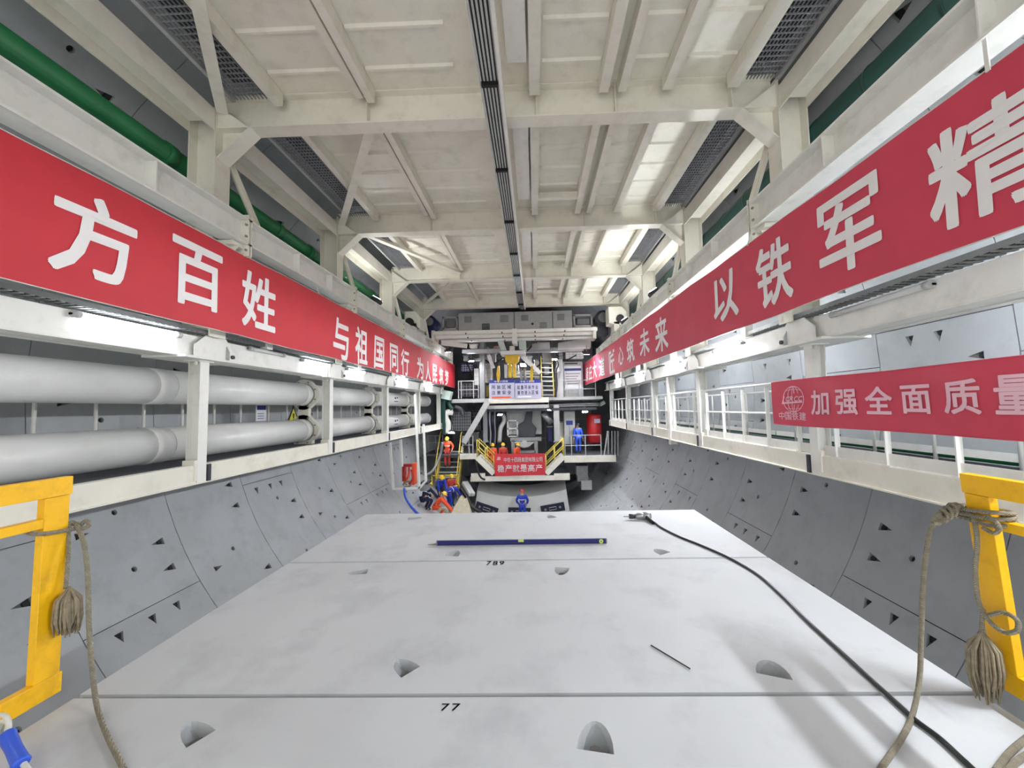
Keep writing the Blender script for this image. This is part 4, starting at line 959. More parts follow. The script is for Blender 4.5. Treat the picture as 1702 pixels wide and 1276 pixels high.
# poster cabinet
r = th('poster_cabinet', 'white cabinet with a blue-headed poster on the right of the upper platform', 'cabinet', 936, 601, 969, 661, 23.2, 1)
part('cabinet_body', 936, 601, 969, 661, 23.2, .9, LGREY, r, .02); part('poster', 938, 608, 966, 646, 23.15, .05, SIGNW, r); part('poster_header', 938, 612, 966, 616, 23.13, .02, SIGNB, r)
mb = MB(); x0, x1, z0, z1 = R4(940, 619, 964, 640, 23.14)
for i in range(5): mb.box(x0, x1 - .1 * (i % 3), 23.135, 23.15, z1 - (i + .6) * (z1 - z0) / 5, z1 - (i + .3) * (z1 - z0) / 5)
mb.build('poster_print', GREY, r)
part('top_vent', 938, 603, 960, 605, 23.18, .02, INK, r)
# back structure of the machine
for a, b, c, d, Y, dep, mt, nm, lab, cat in (
    (785, 520, 985, 668, 27, 1.2, BULK, 'machine_bulkhead', 'dark steel bulkhead behind the grab and the signs', 'bulkhead'),
    (752, 668, 985, 790, 28.5, 1.2, BULK, 'machine_bulkhead', 'dark lower bulkhead behind the hopper and the stairs', 'bulkhead'),
    (806, 604, 818, 636, 23.5, .5, WHITE, 'valve_block', 'white angular valve block left of the yellow grab', 'valve block'),
    (766, 604, 786, 618, 24, .6, NAVY, 'motor_pack', 'navy blue motor pack behind the left upper railing', 'motor'),
    (788, 612, 796, 640, 23.6, .4, WHITE, 'filter_housing', 'white filter housing beside the tall grey column', 'filter'),
    (764, 636, 793, 660, 24.2, .8, DARK, 'pump_unit', 'dark pump unit behind the left upper railing', 'pump'),
    (800, 576, 812, 600, 24.5, .5, GREY, 'junction_box', 'grey junction box high on the left near the tall column', 'junction box'),
    (842, 606, 862, 626, 24.5, .6, LGREY, 'manifold', 'pale manifold directly behind the yellow grab legs', 'manifold'),
    (902, 584, 916, 604, 24.5, .6, LGREY, 'junction_box', 'pale box behind the top of the yellow ladder', 'junction box'),
    (940, 582, 970, 596, 23.0, .6, WHITE, 'air_duct', 'short white duct above the poster cabinet', 'duct'),
    (928, 578, 936, 600, 22.8, .4, BLACK, 'camera_housing', 'black box above the pale column', 'box'),
    (820, 575, 834, 580, 23.4, .5, REDP, 'red_box', 'small red box under the left half of the crane bridge', 'box'),
    (770, 684, 800, 716, 24.5, .8, DARK, 'grating_cage', 'dark grey mesh cage on the left below the upper platform', 'cage')):
    r = th(nm, lab, cat, a, b, c, d, Y, dep); part('casing', a, b, c, d, Y, dep, mt, r, .03)
    mb = MB(); x0, x1, z0, z1 = R4(a, b, c, d, Y); w_, h_ = x1 - x0, z1 - z0; n = 5 if w_ < 2 else 9
    for i in range(1, n): mb.box(x0 + w_ * i / n - .012, x0 + w_ * i / n + .012, Y - .025, Y, z0 + h_ * .06, z0 + h_ * .94)
    for i in range(1, 4): mb.box(x0 + w_ * .04, x0 + w_ * .96, Y - .02, Y, z0 + h_ * i / 4 - .012, z0 + h_ * i / 4 + .012)
    mb.build('ribs', GREY if mt is DARK else LGREY, r)
rnd = random.Random(11)
for i in range(9):
    x = 803 + i * 2.9; hose('vertical_hose', f'{["blue", "grey", "black"][i % 3]} vertical hose under the left end of the sign deck, {["first", "second", "third", "fourth", "fifth", "sixth", "seventh", "eighth", "ninth"][i]} from the left', 'hose',
        [(x, 678, 24.2), (x + rnd.uniform(-1, 1), 700, 24.1), (x + rnd.uniform(-1.5, 1.5), 720, 24.2), (x + rnd.uniform(-1, 1), 738, 24.2)], .045, [NAVY, LGREY, BLACK][i % 3], 'hoses under the sign deck', 6)
for i, (pts, mt) in enumerate((([(806, 598, 24), (820, 604, 23.8), (836, 596, 24)], BLACK), ([(864, 576, 19), (876, 582, 19), (886, 572, 19)], BLACK), ([(868, 600, 24), (885, 612, 24), (900, 604, 24)], BLACK), ([(776, 604, 24), (786, 622, 23.8), (792, 606, 24)], BLACK), ([(925, 590, 23), (940, 598, 23), (958, 590, 23)], BLACK))):
    hose('loose_hose', 'black hose looping ' + ['left of the yellow grab', 'beside the grey gearmotor', 'behind the white sloping arm', 'over the navy motor pack', 'above the poster cabinet'][i], 'hose', pts, .04, mt, None, 6)
for i, (a, b, c, d) in enumerate(((858, 616, 897, 618), (858, 620, 897, 622), (858, 625, 897, 627))):
    mb = MB(); p, q = at(a, b + 1, Y=23.4), at(c, b + 1, Y=23.4); mb.cyl(p, q, .05, n=10); tag(mb.build('white_pipe', WHITE), f'thin white pipe right above the signs, {["top", "middle", "bottom"][i]} of three', 'pipe', 'white pipes above the signs')
# big hopper unit
r = th('mixer_unit', 'large grey hopper unit in the middle below the signs, standing on legs', 'hopper', 842, 682, 902, 754, 23.4, 2)
part('hopper_wall', 842, 682, 900, 722, 24.2, 1.5, LGREY, r, .03)
pts = [at(*p, Y=23.9) for p in ((875, 684), (885, 683), (884, 702), (892, 712), (889, 726), (862, 726), (861, 706), (871, 700))]; mb = MB(); mb.prism([(p.x, p.z) for p in pts], 'y', 23.9, 24.2); mb.build('chute', DARK, r, .03)
for a, b, c, d in ((843, 698, 845, 726), (859, 698, 861, 726), (843, 698, 861, 700), (843, 711, 861, 713), (843, 724, 861, 726)): part('cage_bar', a, b, c, d, 23.6, .06, LGREY, r)
part('base_beam', 848, 727, 900, 733, 23.6, .5, GREY, r)
for x in (850, 888): part('leg', x, 732, x + 6, 754, 23.6, .4, GREY, r)
c = at(871, 738, Y=23.5); mb = MB(); mb.cyl((c.x, 23.45, c.z), (c.x, 23.9, c.z), .22, n=18); mb.build('roller', LGREY, r)
pts = [at(*p, Y=23.6) for p in ((854, 734), (889, 734), (878, 743), (865, 743))]; mb = MB(); mb.prism([(p.x, p.z) for p in pts], 'y', 23.6, 23.7); mb.build('gusset', LGREY, r)
part('foot_rail', 858, 749, 890, 753, 23.6, .3, GREY, r)
mb = MB(); mb.tube([at(903, 686, Y=23.5), at(917, 703, Y=23.5)], .2, 16); tag(mb.build('exhaust_drum', CHROME), 'short pale drum tilted beside the right side of the hopper', 'drum')
hose('ring_hose', 'white curved duct in the gap left of the hopper', 'hose', [(828, 688, 24), (836, 690, 23.8), (838, 700, 23.8), (832, 712, 23.8), (830, 735, 23.8)], .14, LGREY)
# right lower: cabinet, red tank, white tank
r = th('control_cabinet', 'tall pale control cabinet right of the hopper, behind the white railing', 'cabinet', 938, 683, 956, 738, 23.6, .7)
part('cabinet_body', 938, 683, 956, 738, 23.6, .7, LGREY, r, .02); part('display', 941, 699, 952, 706, 23.57, .03, SIGNB, r); part('door_seam', 946.5, 708, 947, 737, 23.585, .02, DARK, r)
r = th('red_tank', 'glossy dark red tank at the right of the lower platform', 'tank', 977, 688, 1003, 737, 23.8, 1.2)
x0, x1, z0, z1 = R4(977, 688, 1003, 737, 23.8); mb = MB(); xm = (x0 + x1) / 2; mb.tube([(xm, 24.4, z0), (xm, 24.4, z0 + .1), (xm, 24.4, z1 - .15), (xm, 24.4, z1)], [.4, (x1 - x0) / 2, (x1 - x0) / 2, .35], 24); mb.build('tank_shell', REDP, r)
mb = MB(); mb.box(xm - .05, xm + .3, 23.9, 23.93, z1 - .55, z1 - .3); mb.build('tank_label', SIGNG, r)
hose('steel_pipe', 'pale green pipe cluster above the red tank', 'pipe', [(955, 672, 23.5), (975, 669, 23.5), (995, 672, 23.5), (1005, 668, 23.5)], .12, PALEG)
for i in range(4): hose('rack_pipe', f'thin horizontal pipe under the right upper platform, {ORD[i]} from the top', 'pipe', [(905, 667 + i * 3.2, 23), (950, 665 + i * 3.2, 23), (998, 664 + i * 3.2, 23)], .05, [GREY, BLACK, CHROME, GREY][i], 'pipes under the upper platform')
# lower right platform with railing
r = th('lower_platform', 'cream edged lower platform at the right of the machine', 'platform', 938, 757, 1024, 768, 22.0, 3)
x0, x1, z0, z1 = R4(938, 757, 1024, 768, 22.0)
mb = MB(); mb.box(x0, x1, 22.0, 22.15, z0, z1); mb.build('edge_beam', CREAM, r); mb = MB(); mb.box(x0, x1, 22.15, 25, z1 - .1, z1 - .02); mb.build('deck_plate', FLOORG, r)
prail('platform_railing', 'white railing along the lower right platform in front of the red tank', (939, 950, 973, 999), 723, 757, 22.02, LGREY)
pbar('stay_bar', 'thin white stay leaning at the right end of the lower platform railing', 'bar', (1010, 716), (1004, 757), 22.2, .06, LGREY)
for i, x in enumerate((1011, 1017, 1022, 1027)): pbar('chain_strand', f'pale vertical chain beside the right end of the lower platform, {ORD[i]} from the left', 'chain', (x, 716), (x, 757), 22.8, .06, LGREY, group='chains at the lower platform')
r = th('machine_support', 'grey stepped machine support standing in the shade below the lower right platform', 'support leg', 955, 774, 985, 814, 23.0, 1)
part('leg_top', 958, 774, 977, 790, 23, .8, GREY, r); part('leg_mid', 960, 790, 978, 800, 23, .7, GREY, r); part('foot', 966, 798, 984, 814, 22.9, .9, LGREY, r, .02)
# middle platform with the red production banner
r = th('front_platform', 'cream front platform of the machine carrying the small red banner', 'platform', 782, 790, 947, 800, 21.9, 3)
x0, x1, z0, z1 = R4(782, 791, 947, 799, 21.9)
mb = MB(); mb.box(x0, x1, 21.9, 22.1, z0, z1); mb.build('edge_beam', CREAM, r); mb = MB(); mb.box(x0, x1, 22.1, 25.5, z1 - .1, z1 - .02); mb.build('deck_plate', FLOORG, r)
part('beam_end', 783, 787, 806, 799, 21.85, .2, CREAM, r); part('beam_end', 921, 787, 947, 797, 21.85, .2, CREAM, r)
zP = z1
x0, x1, z0, z1 = R4(822, 754, 906, 790, 21.8)
r, S = banner('production_banner', 'small red banner with two lines of white characters on the machine front', (x0, 21.8), (x1, 21.82), z1, z0, RED, LETTER,
              [('中铁十四局集团有限公司', x0 + .52, x1 - .12, z1 - .46, z1 - .2), ('稳产就是高产', x0 + .16, x1 - .12, z0 + .2, z1 - .6)], (0, -1), fold=.012, group='banners on the machine')
mb = MB()
for i in range(3): mb.add([S(.045 + .008 * i, .74 + i * .05, .008), S(.12 - .004 * i, .74 + i * .05, .008), S(.125 - .004 * i, .765 + i * .05, .008), S(.05 + .008 * i, .765 + i * .05, .008)], [(0, 1, 2, 3)])
mb.build('logo_bars', LETTER, r, recalc=False)
# stairs left and right of the banner
def stair(lab, top, bot, Y0, Y1, w, mt, smt, nst, rail=1.0):
    """treads from pixel top to bot, rails on both sides; w is the width in metres across the run"""
    a, b = at(*top, Y=Y0), at(*bot, Y=Y1)
    r = thing('yellow_stair', lab, 'stairs', tuple((a + b) / 2 - V(0, 0, abs(a.z - b.z) / 2)))
    dx = V(0, w, 0) if abs(a.x - b.x) > abs(a.y - b.y) else V(w, 0, 0)
    for k in (0, 1):
        mb = MB(); mb.bar(a + dx * k, b + dx * k, .06, .3); mb.build('stringer', smt, r)
        up = V(0, 0, rail)
        for h, nm in ((1, 'handrail'), (.5, 'mid_rail')):
            mb = MB(); mb.tube([a + dx * k + up * h, b + dx * k + up * h], .03, 8); mb.build(nm, mt, r)
        for t in (0, .5, 1):
            p = a.lerp(b, t) + dx * k; mb = MB(); mb.tube([p, p + up], .028, 8); mb.build('rail_post', mt, r)
    for i in range(nst):
        p = a.lerp(b, (i + .5) / nst); mb = MB()
        if dx.y: mb.box(p.x - .13, p.x + .13, p.y, p.y + w, p.z - .02, p.z + .02)
        else: mb.box(p.x, p.x + w, p.y - .13, p.y + .13, p.z - .02, p.z + .02)
        mb.build('tread', LGREY, r)
stair('short stair with yellow rails on the left of the small red banner', (793, 760), (821, 787), 21.9, 21.9, .8, YEL2, CREAM, 6)
stair('short stair with yellow rails on the right of the small red banner', (937, 758), (908, 787), 21.9, 21.9, .8, YEL2, CREAM, 6)
r = th('side_platform', 'cream landing at the head of the tall left stair', 'platform', 766, 752, 794, 764, 22.2, 2)
x0, x1, z0, z1 = R4(764, 754, 794, 763, 22.2); mb = MB(); mb.box(x0, x1, 22.2, 22.35, z0, z1); mb.build('edge_beam', CREAM, r); mb = MB(); mb.box(x0 - 2.2, x1, 22.35, 25, z1 - .1, z1 - .02); mb.build('deck_plate', FLOORG, r)
prail('platform_railing', 'white railing on the landing at the head of the tall left stair', (769, 779.5, 786), 725, 754, 22.22, LGREY)
prail('platform_railing', 'dull railing in the dark on the left of the tall stair', (711, 724, 736), 724, 758, 23.2, GREY, 2)
r = th('access_stair', 'tall left stair with yellow stringers and grey treads, a worker coming down it', 'stairs', 727, 742, 768, 822, 22.2, 1.1)
for p, q in (((735, 742), (725, 800)), ((769, 742), (760, 822))):
    a, b = at(*p, Y=23.3), at(*q, Y=22.2); mb = MB(); mb.bar(a, b, .09, .24); mb.build('stringer', YEL2, r)
    mb = MB(); mb.tube([a + V(0, -.1, 1.0), a + V(0, -.5, .75), b + V(0, -.2, .9), b + V(0, -.1, .1)], .03, 8); mb.build('handrail', YEL2, r)
for i in range(6):
    t = (i + .6) / 7; a, b = at(735 - 10 * t, 745 + 60 * t, Y=23.3 - 1.1 * t), at(769 - 9 * t, 745 + 60 * t, Y=23.3 - 1.1 * t); mb = MB(); mb.bar(a, b, .25, .05); mb.build('tread', LGREY, r)
r = th('yellow_barrier', 'low yellow barrier at the foot of the tall left stair', 'barrier', 717, 789, 762, 806, 22.0, .1)
for a, b, c, d in ((717, 789, 762, 791), (717, 789, 719, 806), (738, 789, 740, 806), (760, 789, 762, 806)): part('barrier_bar', a, b, c, d, 22.0, .06, YEL2, r)
pbar('diagonal_stay', 'long grey diagonal stay from the sign deck down to the landing', 'stay', (811, 667), (771, 736), 22.1, .3, LGREY, .2)
r = th('white_duct', 'white bent duct standing on the left next to the mesh cage', 'duct', 738, 683, 753, 720, 22.4)
mb = MB(); mb.tube(catmull([at(752, 685, Y=22.4), at(742, 686, Y=22.4), at(741, 695, Y=22.4), at(745, 704, Y=22.4), at(744, 720, Y=22.4)], 6), .17, 14); mb.build('duct_pipe', WHITE, r)
part('duct_mouth', 738, 683, 752, 687, 22.25, .3, WHITE, r)
r = th('mesh_screen', 'dark mesh screen left of the long diagonal stay', 'screen', 751, 685, 782, 715, 23.0, .1)
x0, x1, z0, z1 = R4(751, 685, 782, 715, 23.0)
mb = MB(); mb.box(x0, x1, 23.02, 23.06, z0, z1); mb.build('panel', DARK, r)
mb = MB()
for i in range(9): mb.box(x0 + (x1 - x0) * i / 8 - .015, x0 + (x1 - x0) * i / 8 + .015, 22.99, 23.02, z0, z1)
for i in range(7): mb.box(x0, x1, 22.99, 23.02, z0 + (z1 - z0) * i / 6 - .015, z0 + (z1 - z0) * i / 6 + .015)
mb.build('wires', GREY, r)
for i, (x, y0, y1) in enumerate(((734, 655, 712), (738.5, 662, 722), (731, 690, 712))):
    pbar('green_column', f'dark green upright at the far end of the left walkway, {ORD[i]} of three', 'column', (x, y0), (x, y1), 22.3, .16, DGREEN, group='green uprights at the far left')
pbar('green_girder', 'dark green girder end under the far end of the left banner', 'girder', (736, 655), (750, 658), 22.0, .5, PALEG)
for i, pts in enumerate(([(748, 664, 22.3), (746, 672, 22.3), (752, 680, 22.3)], [(756, 676, 22.5), (766, 680, 22.5), (770, 690, 22.5)])):
    hose('green_hose', ['dark green hose hanging under the end of the left banner', 'dark hose bundle above the mesh screen'][i], 'hose', pts, .12, [DGREEN, DARK][i])
# fresh ring segment with rubber pads
def arcblock(nm, label, xa, xb, ytop, yfront, Y0, Y1, zlow, mt):
    return None
r = thing('ring_segment', 'pale curved ring segment with dark pads lying below the machine front platform', 'ring segment', (-.85, 22.8, -4.4))
xa, xb = at(788, 815, Y=22.3).x, at(946, 815, Y=22.3).x; xm = (xa + xb) / 2; hw = (xb - xa) / 2
zt = lambda x: -2.92 - .42 * (1 - ((x - xm) / hw) ** 2)
mb = MB(); n = 24
def seg_pt(i, top, back):
    x = xm + hw * (2 * i / n - 1) * (1 if not top else .94); z = zt(xm + hw * (2 * i / n - 1)) + (.0 if not back else .42)
    return (x, 22.3 if not back else 23.7, z if top else zt(xm + hw * (2 * i / n - 1)) - 1.25 + (.42 if back else 0))
vs = [seg_pt(i, t, b) for i in range(n + 1) for t, b in ((0, 0), (1, 0), (1, 1), (0, 1))]
fs = [(4 * i + k, 4 * i + (k + 1) % 4, 4 * i + 4 + (k + 1) % 4, 4 * i + 4 + k) for i in range(n) for k in range(4)] + [(0, 1, 2, 3), (4 * n, 4 * n + 3, 4 * n + 2, 4 * n + 1)]
mb.add(vs, fs); mb.build('segment_body', LAYSEG, r, .03)
for (pa, pb) in (((793, 833), (829, 845)), ((845, 843), (882, 844)), ((898, 841), (937, 834))):
    a, b = at(*pa, Y=22.27), at(*pb, Y=22.27); d = (b - a).normalized(); up = V(-d.z, 0, d.x); h = .46
    c = [a, b, b - up * h, a - up * h]; q = r
    mb = MB(); mb.hexa([p + V(0, -.05, 0) for p in c] + [p + V(0, .04, 0) for p in c]); pad = mb.build('rubber_pad', PADBLK, r)
    mid = (a + b) / 2 - up * h * .5
    mb = MB(); mb.tube([mid + d * sx * .2 + up * sz * .07 + V(0, -.06, 0) for sx, sz in ((-1, -1), (1, -1), (1, 1), (-1, 1))], .018, 6, closed=True); mb.build('handle', LGREY, pad)
    for sx in (-.42, .42):
        mb = MB(); e = mid + d * sx; mb.cyl(e + V(0, -.065, 0), e + V(0, -.05, 0), .07, n=10); mb.build('bolt_cap', GREY, pad)
# left group surroundings
r = thing('hanging_basket', 'white tubular frame hanging below the left walkway near the workers', 'frame', (-5.6, 16.3, -1.7))
for p, q in (((690, 655), (697, 812)), ((704, 705), (708, 800)), ((648, 735), (654, 812)), ((666, 730), (668, 775)), ((653, 812), (697, 811)), ((697, 811), (708, 799))):
    mb = MB(); mb.bar(at(*p, Y=16.3), at(*q, Y=16.3), .085, .085, (0, 1, 0)); mb.build('frame_tube', WHITE, r)
r = th('sling_rack', 'red-orange rack of lifting slings standing inside the hanging white frame', 'sling rack', 668, 771, 689, 809, 16.6)
part('rack_side', 668, 773, 672, 800, 16.6, .3, REDP, r, .02); part('rack_side', 684, 770, 689, 806, 16.5, .35, ORANGE, r, .03); part('rack_top', 668, 772, 686, 776, 16.6, .3, REDP, r, .02)
for pts, mt in (([(674, 775, 16.6), (672, 790, 16.55), (676, 801, 16.6)], REDP), ([(680, 776, 16.6), (679, 790, 16.5), (672, 803, 16.6)], ORANGE), ([(684, 780, 16.5), (686, 795, 16.45), (680, 804, 16.5)], REDP)):
    mb = MB(); mb.tube(catmull([at(x, y, Y=Y) for x, y, Y in pts], 5), .05, 8); mb.build('sling', mt, r)
mb = MB(); mb.tube(catmull([at(x, y, Y=16.5) for x, y in ((670, 806), (676, 800), (684, 802), (680, 808), (672, 809))], 5), .045, 8); mb.build('rope_coil', FRAY, r)
hose('blue_hose', 'bright blue hose running down the left lining towards the workers', 'hose', [(672, 812, 14.5), (674, 826, 13.8), (682, 840, 12.9), (693, 852, 12.0), (705, 862, 11.3)], .045, BLUE)
hose('grey_hose', 'pale grey hose swinging from the walkway end down past the hanging frame', 'hose', [(736, 735, 20), (731, 758, 20), (722, 778, 19.6), (711, 788, 19), (700, 786, 18.5)], .06, GREY)
hose('black_hose', 'black hose beside the tan tarpaulin', 'hose', [(766, 812, 21), (773, 822, 20.8), (779, 832, 20.4), (784, 842, 20.2), (800, 852, 20)], .09, BLACK)
hose('black_hose', 'black cable hanging from the landing below the left stair', 'hose', [(791, 766, 21.8), (794, 782, 21.7), (799, 793, 21.7), (806, 797, 21.8)], .05, BLACK)
mb = MB(); cs = [at(744, 838, Y=19.6), at(762, 812, Y=21), at(786, 846, Y=19.4), at(738, 862, Y=18.6), at(775, 865, Y=18.6)]
def tp(u, v):
    a = at(766, 824, Y=20.4).lerp(at(748, 852, Y=18.6), u); b = at(776, 828, Y=20.4).lerp(at(790, 862, Y=18.4), u); p = a.lerp(b, v)
    return p + V(0, 0, .12 * math.sin(v * 7 + u * 3) * (.4 + .6 * u) - .5 * u * abs(v - .4))
mb.grid(tp, 14, 18); o = tag(mb.build('tan_tarpaulin', TARP, solid=.03), 'tan tarpaulin heaped in front of the workers at the foot of the stair', 'tarpaulin')
mb = MB(); mb.tube(catmull([at(x, y, Y=18.5) for x, y in ((729, 850), (734, 845), (741, 845), (744, 852))], 5), .07, 10); tag(mb.build('tan_hose', TARP), 'thick tan hose end by the crouching worker in orange', 'hose')
r = th('toolbox', 'grey metal toolbox on the lining behind the worker in navy', 'toolbox', 698, 803, 710, 816, 17.5)
part('box', 698, 804, 710, 816, 17.5, .5, GREY, r, .02); part('lid', 697, 802, 711, 805, 17.45, .6, DARK, r)
r = th('erector_rail', 'pale sloping guide rail to the left of the fresh ring segment', 'rail', 770, 796, 786, 822, 22.5)
for dx in (0, 5): 
    mb = MB(); mb.bar(at(770 + dx, 802, Y=22.4), at(782 + dx, 822, Y=21.6), .16, .2); mb.build('rail_bar', LAYSEG, r)
# floodlights of the machine, the last four added as fill light
def flood(lab, px, py, Y, w, aim):
    c = at(px, py, Y=Y); r = thing('floodlight', lab, 'floodlight', tuple(c), 'machine floodlights')
    d = Vector(aim).normalized()
    mb = MB(); mb.bar(c, c + d * .12, w, w * .6); mb.build('lamp_body', DARK, r)
    mb = MB(); mb.bar(c + d * .121, c + d * .13, w * .88, w * .5); mb.build('lamp_glass', FLOOD_LOW if py > 660 else FLOOD_ON, r)
    mb = MB(); mb.bar(c - d * .02, c - d * .02 + V(0, .05, .3), .04, .04); mb.build('lamp_arm', GREY, r)
flood('floodlight at the left below the crane bridge beside the tall column', 783, 597, 22.2, .3, (.2, -.3, -1))
flood('floodlight above the yellow ladder', 922, 594, 22.0, .3, (-.1, -.3, -1))
flood('floodlight behind the left sign under the upper platform', 830, 686, 22.9, .3, (.3, -.5, -1))
flood('floodlight under the right upper platform above the red tank', 972, 681, 22.9, .35, (0, -.5, -1))
flood('small floodlight above the crouching worker group', 752, 716, 22.3, .3, (-.1, -.8, -1))
flood('floodlight high on the bulkhead behind the grab', 870, 606, 25.5, .4, (0, -1, -.3))

flood('added fill floodlight above the front platform left of the hopper', 815, 672, 22.7, .35, (.2, -.2, -1))  # from here on extra lamps, added to brighten the machine end
flood('added fill floodlight above the front platform right of the hopper', 912, 678, 22.7, .35, (-.2, -.2, -1))
flood('added fill floodlight under the left end of the crane bridge', 745, 580, 18.6, .35, (.2, .5, -1))
flood('added fill floodlight under the right end of the crane bridge', 975, 584, 19.0, .35, (-.2, .5, -1))
for i, (a, b, c, d, Y, mt, lab) in enumerate(((808, 640, 812, 660, 23.2, YEL2, 'yellow'), (838, 604, 843, 628, 24.2, WHITE, 'white'), (876, 590, 884, 606, 24.0, WHITE, 'white'), (888, 596, 896, 630, 24.6, LGREY, 'grey'),
      (770, 590, 778, 600, 23.5, LGREY, 'grey'), (780, 570, 792, 578, 22.0, WHITE, 'white'), (816, 586, 824, 602, 24.2, CHROME, 'bright steel'), (905, 606, 913, 622, 24.4, WHITE, 'white'), (910, 708, 918, 735, 24.6, NAVY, 'navy'), (930, 700, 937, 735, 24.4, WHITE, 'white'), (812, 690, 822, 702, 25, CHROME, 'bright steel'), (784, 718, 796, 734, 24.6, GREY, 'grey'))):
    r = th('fitting_box', f'small {lab} machine fitting ' + ['left of the left sign', 'just left of the yellow grab legs', 'right of the yellow grab head', 'above the right sign', 'high left of the tall grey column', 'under the left of the crane bridge', 'left of the yellow grab head', 'behind the yellow ladder', 'right of the hopper cage', 'behind the white column right of the hopper', 'behind the vertical hoses', 'below the mesh screen'][i], 'fitting', a, b, c, d, Y, .4)
    part('fitting_body', a, b, c, d, Y, .4, mt, r, .04); part('fitting_flange', a - 1, b, c + 1, b + 2, Y - .05, .5, GREY, r)

for k, y in ((2, 11.9), (3, 15.8)):  # unseen fill lamps, added to brighten the far roof bays
    for sg in (-1, 1):
        c = V(GX(sg, 4.38), y, 5.2); r = thing('floodlight', f'added fill floodlight standing on the {SIDE[sg]} crane rail, aimed up at the {BAYN[k]} roof bay', 'floodlight', tuple(c), 'added roof fill floodlights')
        d = V(-sg * .6, .25, 1).normalized()
        mb = MB(); mb.bar(c, c + d * .1, .3, .22, (0, 1, 0)); mb.build('lamp_body', DARK, r)
        mb = MB(); mb.bar(c + d * .101, c + d * .108, .27, .19, (0, 1, 0)); mb.build('lamp_glass', ROOF_FILL_ON, r)
        mb = MB(); mb.box(c.x - .05, c.x + .05, y - .05, y + .05, 5.11, 5.2); mb.build('lamp_foot', GREY, r)
# ================================================================ people
def skin_mesh(nodes, edges, root, name, mt, parent, origin, sub=2):
    """one continuous limbed surface: nodes {name: (pos, radius)}"""
    names = list(nodes); bm = bmesh.new(); vs = [bm.verts.new(nodes[k][0]) for k in names]
    for a, b in edges: bm.edges.new((vs[names.index(a)], vs[names.index(b)]))
    me = bpy.data.meshes.new(name); bm.to_mesh(me); bm.free()
    o = bpy.data.objects.new(name, me); COL.objects.link(o)
    o.modifiers.new('skin', 'SKIN'); md = o.modifiers.new('sub', 'SUBSURF'); md.levels = md.render_levels = sub
    for i, k in enumerate(names):
        sv = me.skin_vertices[0].data[i]; rr = nodes[k][1]; sv.radius = rr if isinstance(rr, tuple) else (rr, rr); sv.use_root = (k == root)
    dg = bpy.context.evaluated_depsgraph_get(); new = bpy.data.meshes.new_from_object(o.evaluated_get(dg))
    bpy.data.objects.remove(o); new.materials.clear(); new.materials.append(mt)
    for p in new.polygons: p.use_smooth = True
    new.name = name
    ob = bpy.data.objects.new(name, new); COL.objects.link(ob); ob.parent = parent
    return ob
